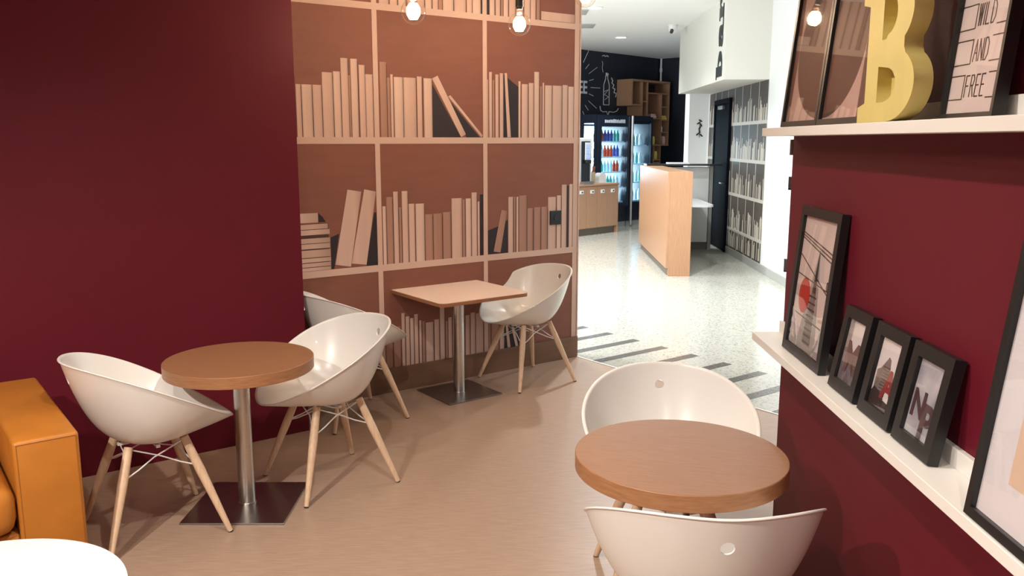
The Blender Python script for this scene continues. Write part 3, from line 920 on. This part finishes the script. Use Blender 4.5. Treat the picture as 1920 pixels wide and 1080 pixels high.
# ------------------------------------------------------------------ pendant bulbs
def pendant(x, y, z, r, lab, e):
    t = thing('pendant_bulb', lab, 'lamp', (x, y, z), 0, 'globe filament bulbs on black cords')
    prof = [(0, -r)] + [(r * math.cos(D2R(a)), r * math.sin(D2R(a))) for a in range(-84, 61, 6)] + [(r * .40, r * .99), (r * .30, r * 1.12), (r * .27, r * 1.32)]
    bm = bmesh.new(); lathe(bm, prof, 40)
    obj('glass_globe', bm, 'bulb_glass', t, smooth='all')
    bm = bmesh.new()
    for k in range(10):
        a = 2 * math.pi * k / 10
        rr = r * .48
        path_tube(bm, [(rr * .5 * math.cos(a), rr * .5 * math.sin(a), r * .62), (rr * math.cos(a + .2), rr * math.sin(a + .2), r * .25), (rr * 1.05 * math.cos(a + .4), rr * 1.05 * math.sin(a + .4), -r * .15), (rr * .55 * math.cos(a + .6), rr * .55 * math.sin(a + .6), -r * .55)], r * .075, 6)
    obj('filament', bm, 'filament', t)
    bm = bmesh.new()
    tube(bm, (0, 0, r * 1.28), (0, 0, r * 1.5), r * .27, r * .27, 20)
    tube(bm, (0, 0, r * 1.5), (0, 0, r * 2.4), r * .36, r * .34, 20)
    tube(bm, (0, 0, r * 2.4), (0, 0, r * 2.55), r * .34, r * .12, 20)
    obj('socket', bm, 'bulb_socket', t, smooth=True)
    bm = bmesh.new()
    tube(bm, (0, 0, r * 2.5), (0, 0, 2.78 - z), 0.004, 0.004, 8)
    obj('cord', bm, 'bulb_socket', t)
    bm = bmesh.new()
    lathe(bm, [(0, 2.772 - z), (0.045, 2.772 - z), (0.05, 2.785 - z), (0.05, 2.80 - z), (0, 2.80 - z)], 24)
    obj('ceiling_rose', bm, 'bulb_socket', t, smooth=True)
    l = lamp('bulb_lamp', 'POINT', (x, y, z), e, WARM, shadow_soft_size=r * .35)
    l.parent = t
    l.location = (0, 0, 0)
pendant(-0.494, 4.424, 2.287, 0.0625, 'glowing globe bulb hanging before the middle column of printed books', 9)
pendant(0.041, 4.880, 2.285, 0.0625, 'glowing globe bulb on a black socket hanging before the bookshelf column by the hall', 9)
pendant(0.44, 5.30, 2.50, 0.0625, 'glowing globe bulb hanging at the edge of the wallpapered wall by the hall', 9)

# ceiling fittings
for i, (x, y, e) in enumerate(CAFE_SPOTS):
    t = thing('ceiling_downlight', 'small warm round downlight in the cafe ceiling ' + ['between the two round tables', 'above the table by the maroon wall', 'above the orange sofa', 'behind the white round table', 'behind the tucked-in chair'][i], 'downlight', (x, y, 2.8), 0, 'cafe ceiling downlights')
    bm = bmesh.new(); lathe(bm, [(0.036, -0.002), (0.052, -0.006), (0.056, 0), (0.036, 0.0)], 32)
    obj('ring', bm, 'white_paint', t)
    bm = bmesh.new(); lathe(bm, [(0, -0.001), (0.036, -0.001), (0.036, 0), (0, 0)], 32)
    obj('lens', bm, 'downlight_disc_warm', t)
for i, (x, y, e) in enumerate(HALL_SPOTS):
    t = thing('ceiling_downlight', 'bright round downlight in the hall ceiling ' + ['between the vents and the reception desk', 'in front of the fridges', 'near the striped floor edge', 'behind the wallpapered wall', 'above the striped terrazzo', 'near the glazed front', 'before the coffee machine'][i], 'downlight', (x, y, 3.38), 0, 'hall ceiling downlights')
    bm = bmesh.new(); lathe(bm, [(0.085, -0.004), (0.105, -0.012), (0.11, 0), (0.085, 0)], 32)
    obj('ring', bm, 'white_paint', t)
    bm = bmesh.new(); lathe(bm, [(0, -0.003), (0.085, -0.003), (0.085, 0), (0, 0)], 32)
    obj('lens', bm, 'downlight_disc', t)

# ------------------------------------------------------------------ hall shell
hw_ = wall('wall_hall_right', HR, -3.75, 9.0, 0, 0.14, 0, 3.38, 'white_paint', 'white right wall of the hall with a printed bookshelf panel')
wall('wall_hall_chalkboard', BW, -8.5, 2.645, 0, 0.14, 0, 3.38, 'black_wall_paint', 'black chalkboard wall of the hall with chalk drawings')
BW2 = Frame(BW.p(2.645, 0).x, BW.p(2.645, 0).y, D2R(46 - 90))
wall('wall_hall_corner', BW2, 0, 4.2, 0, 0.14, 0, 3.38, 'black_wall_paint', 'black corner wall behind the reception')
# window front at the far left of the hall
struct('wall_hall_left', B(-4.75, -4.6, 2.0, 13.0, 2.95, 3.38), 'white_paint', 'lintel over the glazed front of the hall')
for k, y in enumerate((2.0, 4.2, 6.4, 8.6, 10.8)):
    wn = struct('window_%d' % (k + 1), B(-4.71, -4.69, y + .06, y + 2.14, 0.1, 2.93), 'fridge_glass', 'tall glass pane of the hall front')
    bm = bmesh.new()
    box(bm, -4.74, -4.66, y, y + .06, 0, 2.95); box(bm, -4.74, -4.66, y + 2.14, y + 2.2, 0, 2.95); box(bm, -4.74, -4.66, y + .06, y + 2.14, 0, 0.1)
    obj('window_frame', bm, 'frame_black', wn)
# pier between wallpapered print and black corner
struct('wall_hall_pier', B(-0.30, 0.0, -0.2, 0.2, 0, 3.38), 'white_paint', 'white pier at the far end of the reception', loc=HR.p(-3.95, 0), rotz=HR.a + D2R(90))
# bulkhead with vertical lettering
BH = Frame(HR.p(-0.03, -0.56).x, HR.p(-0.03, -0.56).y, HR.a)
bk = struct('trim_3', B(-3.3, 0, 0, 0.56, 2.395, 3.38), 'warm_lit_white_paint', 'white bulkhead over the reception', loc=BH.p(0, 0), rotz=BH.a)
# lower-case didone letters b a r, reading upwards on the left face of the bulkhead
def letters_bar():
    out = []
    h, asc = 1.0, 1.42
    # b
    out.append([[(0, 0), (.42, 0), (.42, asc), (-.1, asc), (-.1, asc - .05), (0, asc - .06)]])
    ob_ = arc(.42, .5, .62, .5, -90, 90, 18)
    ib_ = arc(.42, .5, .22, .44, -90, 90, 18)
    out.append([[(.42, 0)] + ob_ + [(.42, 1)], [(.42, .06)] + ib_ + [(.42, .94)]])
    # a
    ox = 1.16
    out.append([arc(ox + .40, .27, .36, .27, 0, 350, 24), arc(ox + .46, .27, .16, .20, 0, 350, 18)])
    out.append([arc(ox + .28, .78, .2, .17, 0, 350, 18)])
    out.append([[(ox + .45, 0.05), (ox + .88, 0.0), (ox + 1.12, 0.0), (ox + 1.12, .04), (ox + .92, .06), (ox + .92, .72), (ox + .82, .92), (ox + .6, 1.0), (ox + .3, .97), (ox + .3, .93), (ox + .48, .94), (ox + .52, .8)]])
    # r
    ox = 2.36
    out.append([[(ox - .08, 0), (ox + .56, 0), (ox + .56, .05), (ox + .44, .06), (ox + .44, 1), (ox - .08, 1), (ox - .08, .95), (ox + .04, .94), (ox + .04, .06), (ox - .08, .05)]])
    out.append([arc(ox + .80, .80, .19, .18, 0, 350, 18)])
    out.append([[(ox + .44, .72), (ox + .72, .96), (ox + .72, 1.0), (ox + .44, .86)]])
    return out
sc = 0.30
for k, L in enumerate(letters_bar()):
    # letter x runs up the face, letter up points away (to the far end)
    loops = [[(-0.10 - y * 0.22, 2.445 + x * sc) for x, y in lp] for lp in L]
    bm = bmesh.new()
    me = curve_mesh(loops, 0.012, 0)
    o = obj('sign_letter', me, 'letter_black', bk)
    o.location = (-0.02, -0.006, 0)
# printed bookshelf paper on the hall wall
PX0, PX1 = -3.55, -0.03
bmx = B(PX0, PX1, -0.0015, 0, 0.10, 2.395)
hp = obj('printed_wallpaper', bmx, 'hall_print_brown', hw_)
rz = [0.10, 0.377, 0.886, 1.378, 1.885, 2.395]
for z in rz[1:5]:
    bm = bmesh.new(); plate_xz(bm, rect(PX0, PX1, z - 0.022, z + 0.022), -0.0035, 0)
    obj('printed_shelf', bm, 'hall_print_line', hp)
cols = [PX0 + 0.44 * k for k in range(9)]
for x in cols:
    bm = bmesh.new(); plate_xz(bm, rect(x - 0.010, x + 0.010, 0.10, 2.395), -0.0030, 0)
    obj('printed_upright', bm, 'hall_print_line', hp)
rr = random.Random(3)
bm = bmesh.new()
for k in range(5):
    for x in cols[:-1]:
        q = x + 0.03
        while q < x + 0.40:
            wd = rr.uniform(0.014, 0.034)
            if rr.random() < 0.62:
                plate_xz(bm, rect(q, q + wd, rz[k] + 0.022, rz[k] + rr.uniform(0.16, 0.33)), -0.0022, 0)
            q += wd + rr.uniform(0.004, 0.02)
sp = obj('printed_spines', bm, 'hall_print_spine', hp)
struct('baseboard_hall', B(-3.75, -2.95, -0.016, 0, 0, 0.10, 0.002), 'grey_skirting', 'grey skirting beyond the black door', loc=HR.p(0, 0), rotz=HR.a)
struct('baseboard_hall_near', B(-1.98, 4.0, -0.016, 0, 0, 0.10, 0.002), 'grey_skirting', 'grey skirting along the white hall wall', loc=HR.p(0, 0), rotz=HR.a)
# black door
d = struct('door_1', B(-2.93, -2.02, -0.030, -0.002, 0.005, 2.20, 0.002), 'door_black', 'tall black door in the printed bookshelf wall', loc=HR.p(0, 0), rotz=HR.a)
bm = bmesh.new()
box(bm, -3.0, -2.93, -0.045, -0.002, 0, 2.27); box(bm, -2.02, -1.95, -0.045, -0.002, 0, 2.27); box(bm, -2.93, -2.02, -0.045, -0.002, 2.20, 2.27)
obj('door_frame', bm, 'door_black', d)
bm = bmesh.new()
tube(bm, (-2.12, -0.03, 1.02), (-2.12, -0.075, 1.02), 0.011, 0.011, 12); tube(bm, (-2.12, -0.075, 1.02), (-2.26, -0.075, 1.02), 0.010, 0.010, 12)
obj('door_handle', bm, 'steel', d)
obj('door_closer', B(-2.6, -2.3, -0.075, -0.030, 2.12, 2.17, 0.004), 'steel', d)
# little dark wall decal on the pier
t = thing('wall_decal', 'small dark plant-shaped decal on the white pier', 'decal', HR.p(-3.745, -0.12, 1.84), HR.a + D2R(90))
bm = bmesh.new()
for k, (x, z, a) in enumerate(((0, .02, 60), (.02, .07, 120), (-.02, .10, 30), (.01, .14, 150), (0, -.04, 100), (-.03, -.08, 40), (.03, -.10, 140))):
    L = [(x + .035 * math.cos(D2R(a)) * math.cos(q) - .014 * math.sin(D2R(a)) * math.sin(q), z + .035 * math.sin(D2R(a)) * math.cos(q) + .014 * math.cos(D2R(a)) * math.sin(q)) for q in [2 * math.pi * i / 10 for i in range(10)]]
    plate_xz(bm, L, -0.004, 0)
obj('leaves', bm, 'dark_leaf', t)
bm = bmesh.new(); plate_xz(bm, rect(-.004, .004, -.14, .16), -0.003, 0)
obj('stem', bm, 'dark_leaf', t)
# security camera and ceiling vents
cp = Vector((2.44, 13.35, 3.38))
t = thing('security_camera', 'small white dome camera on the hall ceiling by the bulkhead', 'camera', cp)
bm = bmesh.new(); lathe(bm, [(0, -0.02), (0.07, -0.02), (0.075, 0), (0, 0)], 28); obj('mount', bm, 'white_paint', t, smooth=True)
bm = bmesh.new(); lathe(bm, [(0, -0.13), (0.03, -0.125), (0.06, -0.095), (0.07, -0.05), (0.065, -0.02), (0, -0.02)], 28); obj('dome', bm, 'coffee_white', t, smooth=True)
bm = bmesh.new(); tube(bm, (-0.02, -0.045, -0.085), (-0.035, -0.085, -0.115), 0.028, 0.026, 16); obj('lens', bm, 'frame_black', t)
for x, y, lab in ((0.76, 13.45, 'grey ceiling vent farther from the bulbs'), (0.53, 12.04, 'grey ceiling vent next to the bright downlight')):
    t = thing('ceiling_vent', lab, 'vent', (x, y, 3.38), 0, 'grey hall ceiling vents')
    obj('panel', B(-0.50, 0.50, -0.23, 0.23, -0.008, 0.0, 0.002), 'vent_grey', t)
    for k in range(4):
        obj('slat', B(-0.46, 0.46, -0.18 + .1 * k, -0.14 + .1 * k, -0.013, -0.008), 'vent_grey', t)
# conduit pipe in the black corner
bm = bmesh.new(); tube(bm, (0, 0, 0.9), (0, 0, 3.38), 0.022, 0.022, 14); tube(bm, (0, 0, 3.10), (0, 0, 3.18), 0.032, 0.032, 14)
o = obj('conduit_pipe', bm, 'white_paint', None, smooth=True, loc=BW.p(2.60, -0.05))
tag(o, 'thin white conduit pipe running up the black corner', 'pipe')

# chalk drawing
ck = bpy.data.objects['wall_hall_chalkboard']
def stroke(name, pts, r=0.008):
    bm = bmesh.new()
    path_tube(bm, [(x, -0.001, z) for x, z in pts], r, 6)
    return obj(name, bm, 'chalk', ck)
# burst with COFFEE lettering
cx, cz = -0.28, 2.68
for k in range(26):
    a = 2 * math.pi * k / 26
    r0, r1 = (0.52, 0.66) if k % 2 else (0.56, 0.85)
    stroke('chalk_ray', [(cx + r0 * math.cos(a), cz + r0 * math.sin(a)), (cx + r1 * math.cos(a), cz + r1 * math.sin(a))], 0.006)
o = obj('chalk_lettering', text_mesh('COFFEE', 0.34, 0.004, 0.80, 0, 0.006), 'chalk', ck)
o.location = (cx - 0.02, -0.002, cz - 0.12)
# bottle
bx = 0.78
stroke('chalk_bottle', [(bx - .09, 2.36), (bx - .09, 2.75), (bx - .035, 2.87), (bx - .035, 2.93), (bx + .035, 2.93), (bx + .035, 2.87), (bx + .09, 2.75), (bx + .09, 2.36), (bx - .09, 2.36)], 0.008)
stroke('chalk_cap', [(bx - .03, 2.96), (bx + .03, 2.96)], 0.028)
stroke('chalk_label', [(bx - .07, 2.62), (bx + .06, 2.66), (bx - .06, 2.56), (bx + .07, 2.52), (bx - .05, 2.46)], 0.006)
stroke('chalk_script', [(bx + .15, 2.90), (bx + .20, 2.84), (bx + .17, 2.80), (bx + .24, 2.76), (bx + .20, 2.70), (bx + .28, 2.68), (bx + .24, 2.61), (bx + .33, 2.60), (bx + .30, 2.52)], 0.010)
stroke('chalk_swirl', [(bx - .12, 2.99), (bx - .15, 3.08), (bx - .13, 3.16), (bx - .16, 3.2)], 0.005)
stroke('chalk_note', [(bx - .16, 3.30), (bx - .1, 3.32), (bx - .06, 3.30), (bx, 3.32), (bx + .04, 3.30)], 0.010)
stroke('chalk_brace', [(bx - .2, 2.33), (bx - .18, 2.25), (bx - .10, 2.22), (bx + .02, 2.23), (bx + .06, 2.15), (bx + .10, 2.23), (bx + .25, 2.22), (bx + .36, 2.25), (bx + .40, 2.30)], 0.009)

# ------------------------------------------------------------------ reception desk
t = thing('reception_desk', 'tall wood reception desk standing on the terrazzo floor', 'desk', DK.p(0, 0), DK.a)
obj('front_panel', B(0.0, 0.03, 0.0, 2.80, 0.10, 1.28, 0.002), 'desk_wood', t)
obj('end_panel', B(0.0305, 0.30, 0.0, 0.03, 0.0, 1.28, 0.002), 'desk_wood', t)
obj('top', B(0.0305, 0.30, 0.0305, 2.80, 1.25, 1.28, 0.002), 'desk_wood', t)
obj('inner_panel', B(0.27, 0.30, 0.0305, 2.80, 0.0, 1.25), 'white_paint', t)
obj('plinth', B(0.035, 0.06, 0.04, 2.75, 0.0, 0.10), 'plinth_dark', t)
obj('return_panel', B(0.30, 1.02, 2.62, 2.80, 0.12, 1.255), 'white_paint', t)
obj('return_plinth', B(0.30, 1.02, 2.66, 2.76, 0.0, 0.12), 'plinth_dark', t)
obj('return_top', B(0.06, 1.18, 2.50, 2.86, 1.2805, 1.305, 0.002), 'black_lacquer', t)
obj('return_leg', B(1.03, 1.08, 2.62, 2.80, 0.0, 1.28), 'grey_skirting', t)
bm = bmesh.new()
prism_xy(bm, [(0.30, 1.25), (0.72, 1.25)] + arc(0.72, 1.37, 0.12, 0.12, -90, 0, 8) + [(0.84, 2.61), (0.30, 2.61)], 0.755, 0.785)
obj('worktop', bm, 'white_gloss', t)
o = obj('paper_stack', B(-0.16, 0.16, -0.1, 0.1, 0, 0.02), 'white_gloss', None, loc=DK.p(0.55, 2.68, 1.3055), rotz=DK.a)
tag(o, 'small white paper stack on the black counter top of the reception', 'paper')

# ------------------------------------------------------------------ coffee station
cb_ = thing('coffee_cabinet', 'low wood cabinet with small square white pulls under the coffee machine', 'cabinet', BW.p(0, 0), BW.a)
x0, x1, yf, yb = -2.35, -0.549, -1.35, -0.87
obj('body', B(x0, x1 - 0.03, yf + 0.022, yb, 0.12, 0.865), 'cabinet_wood', cb_)
obj('side_panel', B(x1 - 0.0295, x1, yf, yb, 0.0, 0.865), 'cabinet_wood', cb_)
obj('worktop', B(x0, x1 + 0.004, yf - 0.01, yb, 0.866, 0.90, 0.003), 'cabinet_wood', cb_)
obj('plinth', B(x0, x1 - 0.06, yf + 0.06, yb - .05, 0.0, 0.12), 'plinth_dark', cb_)
nd = 6
dw = (x1 - 0.03 - x0) / nd
for k in range(nd):
    a = x0 + dw * k
    dd = obj('door', B(a + 0.003, a + dw - 0.003, yf, yf + 0.02, 0.13, 0.858, 0.002), 'cabinet_wood', cb_)
    h = obj('handle', B(a + dw / 2 - 0.05, a + dw / 2 + 0.05, yf - 0.012, yf - 0.0005, 0.735, 0.795, 0.003), 'white_gloss', dd)
    obj('finger_hole', B(a + dw / 2 - 0.005, a + dw / 2 + 0.03, yf - 0.0135, yf - 0.012, 0.752, 0.778), 'fridge_body', dd)
# coffee machine
cmx = -1.44
cm = thing('coffee_machine', 'white and black coffee machine on the wood cabinet', 'coffee machine', BW.p(cmx, -1.12, 0.9005), BW.a)
obj('housing', B(-0.20, 0.20, -0.16, 0.2, 0.0, 0.80, 0.02), 'coffee_white', cm)
fr_ = obj('front', B(-0.11, 0.12, -0.185, -0.161, 0.03, 0.74, 0.01), 'black_lacquer', cm)
obj('screen', B(-0.03, 0.11, -0.192, -0.1855, 0.42, 0.72, 0.002), 'coffee_white', fr_)
for k in range(3):
    obj('icon', B(-0.01, 0.09, -0.195, -0.1925, 0.44 + .09 * k, 0.50 + .09 * k, 0.001), 'screen_blue', fr_)
obj('spout', B(-0.05, 0.08, -0.25, -0.186, 0.36, 0.42, 0.008), 'black_lacquer', cm)
obj('drip_tray', B(-0.13, 0.16, -0.24, -0.162, 0.0, 0.05, 0.004), 'steel_dark', cm)
jr = thing('stirrer_jar', 'kraft jar full of brown stirrers on the wood cabinet', 'jar', BW.p(-1.10, -1.15, 0.9005), BW.a)
bm = bmesh.new(); lathe(bm, [(0, 0), (0.07, 0), (0.075, 0.2), (0.065, 0.2), (0.06, 0.01), (0, 0.01)], 24); obj('jar', bm, 'kraft', jr, smooth=True)
bm = bmesh.new()
for k in range(9):
    a = k * 2.4
    tube(bm, (.03 * math.cos(a), .03 * math.sin(a), .012), (.075 * math.cos(a), .075 * math.sin(a), .30), .008, .008, 6)
obj('stirrers', bm, 'stirrer', jr)
cu = thing('napkin_holder', 'white rounded napkin holder beside the stirrer jar', 'napkin holder', BW.p(-0.84, -1.15, 0.9005), BW.a)
bm = bmesh.new(); plate_xz(bm, [(-.1, 0), (.1, 0), (.1, .1)] + arc(0, .1, .1, .08, 0, 180, 10), -.06, .06); obj('napkins', bm, 'white_gloss', cu)
obj('base', B(-.11, .11, -.07, .07, -0.0003, .012), 'coffee_white', cu)

# ------------------------------------------------------------------ drink fridges
def fridge(x0, x1, yf, yb, H, lab, ns, signed):
    t = thing('drinks_fridge', lab, 'fridge', BW.p(0, 0), BW.a, 'tall glass-door drinks fridges')
    th = 0.05
    bm = bmesh.new()
    box(bm, x0, x1, yb - 0.03, yb, 0.10, H); box(bm, x0, x1, yf + .06, yb - 0.03, 0.10, 0.45); box(bm, x0, x1, yf + .06, yb - 0.03, H - 0.16, H)
    if signed:
        box(bm, x1 - th, x1, yf + .06, yb - 0.03, 0.45, H - 0.16)
        box(bm, x0, x0 + th, yf + .06, yf + .12, 0.45, H - 0.16); box(bm, x0, x0 + 0.02, yf + .365, yb - 0.03, 0.45, H - 0.16)
    else:
        box(bm, x0, x0 + th, yf + .06, yb - 0.03, 0.45, H - 0.16); box(bm, x1 - th, x1, yf + .06, yb - 0.03, 0.45, H - 0.16)
    obj('body', bm, 'fridge_body', t)
    if signed:
        obj('side_glass', B(x0, x0 + 0.012, yf + .125, yf + 0.36, 0.45, H - 0.16), 'fridge_glass', t)
    dr = bmesh.new()
    fw = 0.085 if signed else 0.055
    box(dr, x0, x0 + fw, yf, yf + .05, 0.40, H - .02); box(dr, x1 - fw, x1, yf, yf + .05, 0.40, H - .02)
    box(dr, x0 + fw, x1 - fw, yf, yf + .05, H - (.22 if signed else .10), H - .02); box(dr, x0 + fw, x1 - fw, yf, yf + .05, 0.40, 0.47)
    dd = obj('door', dr, 'fridge_body', t)
    obj('door_glass', B(x0 + fw, x1 - fw, yf + .02, yf + .03, 0.47, H - (.22 if signed else .10)), 'fridge_glass', dd)
    obj('back_light', B(x0 + 0.06, x1 - 0.06, yb - 0.045, yb - 0.031, 0.50, H - 0.2), 'fridge_light', t)
    obj('kick_plate', B(x0 + 0.01, x1 - 0.01, yf + .07, yf + .09, 0.0, 0.099), 'grey_skirting', t)
    zs = [0.47 + (H - 0.22 - 0.47) * k / ns for k in range(ns)]
    for k, z in enumerate(zs):
        obj('shelf', B(x0 + 0.055, x1 - 0.055, yf + .10, yb - .05, z, z + 0.02), 'fridge_inner', t)
    if signed:
        bm = bmesh.new()
        rg = random.Random(5)
        q = x0 + 0.17
        while q < x1 - 0.2:
            wq = rg.uniform(.02, .05); box(bm, q, q + wq, yf - .003, yf - .0005, H - .15, H - rg.uniform(.08, .10)); q += wq + .012
        obj('sign_marks', bm, 'chalk', dd)
    else:
        bm = bmesh.new(); tube(bm, (x0 + .02, yf - .03, 0.03), (x0 + .02, yf - .03, H - .01), .028, .028, 16)
        obj('steel_post', bm, 'steel', t, smooth=True)
        for z in (0.9, 1.9):
            obj('post_bracket', B(x0 + .012, x0 + .028, yf - .03, yf + .001, z, z + .02), 'steel', t)
    return zs
bot_me = {}
def bottle(m):
    if m not in bot_me:
        bm = bmesh.new()
        lathe(bm, [(0, 0), (.034, 0), (.036, .02), (.036, .13), (.014, .18), (.014, .21), (0, .21)], 14)
        o = obj('drink_bottle', bm, m, None, smooth=True)
        bot_me[m] = o.data
        bpy.data.objects.remove(o)
    o = bpy.data.objects.new('drink_bottle', bot_me[m])
    COL.objects.link(o)
    return o
F1 = (-0.515, 0.452, -0.85, -0.02, 2.13)
F2 = (0.460, 1.205, -0.85, -0.02, 2.13)
z1s = fridge(*F1, 'dark drinks fridge with marks above the door, directly beside the wood cabinet', 5, True)
z2s = fridge(*F2, 'drinks fridge with a steel post, between the dark fridge and the reception desk', 4, False)
rb = random.Random(9)
for zs, F, n, lab, grp, ms in ((z1s, F1, 8, 'the dark fridge', 'bottles in the dark fridge', ['bottle_red', 'bottle_blue', 'bottle_teal', 'bottle_clear']),
                       (z2s, F2, 5, 'the fridge with the steel post', 'bottles in the fridge with the steel post', ['bottle_clear', 'bottle_teal', 'bottle_clear', 'bottle_clear'])):
    for k, z in enumerate(zs):
        for i in range(n):
            o = bottle(ms[(k + (i // 3)) % 4] if n == 8 else ms[(i + k) % 4])
            o.location = BW.p(F[0] + 0.14 + (F[1] - F[0] - 0.28) * i / (n - 1), F[2] + 0.2, z + 0.0205)
            cn = {'bottle_red': 'red', 'bottle_blue': 'blue', 'bottle_teal': 'teal', 'bottle_clear': 'clear'}[o.data.materials[0].name]
            on = ['lowest', 'second lowest', 'third lowest', 'fourth lowest', 'top'][k if k < len(zs) - 1 else 4]
            tag(o, '%s drink bottle on the %s shelf of %s' % (cn, on, lab), 'bottle', grp)

# ------------------------------------------------------------------ irregular wall shelf
SX0, SX1 = 1.12, 2.45
sh = thing('cube_shelf', 'irregular wood cube shelf hung on the black wall above the fridge', 'shelf', BW.p(0, 0), BW.a)
fx = lambda f: SX0 + (SX1 - SX0) * f
sz = lambda Y: 2.87 - (Y - 50) * 0.00168
def hboard(f0, f1, Y, th=.022):
    obj('board', B(fx(f0), fx(f1), -0.38, -0.003, sz(Y) - th, sz(Y)), 'shelf_wood', sh)
def vboard(f, Y0, Y1, th=.022):
    obj('board', B(fx(f), fx(f) + th, -0.378, -0.004, sz(Y1), sz(Y0)), 'shelf_wood', sh)
hboard(0, 1.02, 50, .04); vboard(0, 74, 340, .034); hboard(0.0, .285, 340, .034); vboard(.27, 74, 480); vboard(.41, 74, 480); hboard(.29, .41, 300)
hboard(.43, 1.0, 195); vboard(.79, 208, 820); hboard(.81, 1.0, 355); hboard(.81, 1.0, 515); hboard(.43, .79, 500); hboard(.81, 1, 665); vboard(1.0, 74, 820)
hboard(.58, 1.02, 820, .03); vboard(.56, 515, 830); vboard(.61, 840, 1040); vboard(.79, 840, 1040); hboard(.627, .79, 1005); hboard(.60, .81, 1040)
obj('back_panel', B(fx(0) + .034, fx(.27), -.012, -.004, sz(340), sz(74)), 'shelf_wood', sh)
obj('back_panel', B(fx(.43), fx(.79), -.012, -.004, sz(500), sz(212)), 'shelf_wood', sh)
obj('back_panel', B(fx(.806), fx(1.0), -.012, -.004, sz(820), sz(212)), 'shelf_wood', sh)
def small_item(f, Y, kind, lab, cat):
    loc = BW.p(fx(f), -0.28, sz(Y) + 0.0005)
    bm = bmesh.new()
    if kind[0] == 'jar':
        lathe(bm, [(0, 0), (.045, 0), (.048, .09), (.03, .12), (.03, .14), (0, .14)], 16)
    elif kind[0] == 'bag':
        plate_xz(bm, [(-.045, 0), (.045, 0), (.05, .1), (.04, .16), (-.04, .17), (-.05, .09)], -.04, .04)
    elif kind[0] == 'tin':
        lathe(bm, [(0, 0), (.035, 0), (.035, .2), (.032, .21), (0, .21)], 16)
    else:
        box(bm, -.1, .1, -.07, .07, 0, .05, .008); box(bm, -.085, .085, -.06, .06, .051, .085, .008)
    o = obj({'jar': 'storage_jar', 'bag': 'coffee_bag', 'tin': 'storage_tin', 'box': 'folded_towels'}[kind[0]], bm, kind[1], None, loc=loc, rotz=BW.a)
    tag(o, lab, cat)
small_item(.62, 500, ('box', 'packet_pink'), 'pink folded towels on the wide compartment of the cube shelf', 'towels')
small_item(.91, 515, ('box', 'packet_yellow'), 'yellow folded packet pair in the right column of the cube shelf', 'packet')
small_item(.88, 665, ('jar', 'white_gloss'), 'white jar in the right column of the cube shelf', 'jar')
small_item(.85, 820, ('tin', 'white_gloss'), 'tall white tin on the bottom board of the cube shelf', 'tin')
small_item(.95, 820, ('bag', 'packet_pink'), 'pink coffee bag beside the tall white tin', 'bag')
small_item(.66, 820, ('bag', 'packet_yellow'), 'yellow coffee bag on the bottom board of the cube shelf', 'bag')
small_item(.74, 1005, ('bag', 'packet_yellow'), 'yellow bag in the lowest small compartment of the cube shelf', 'bag')
small_item(.66, 1005, ('tin', 'white_gloss'), 'white tin in the lowest small compartment of the cube shelf', 'tin')
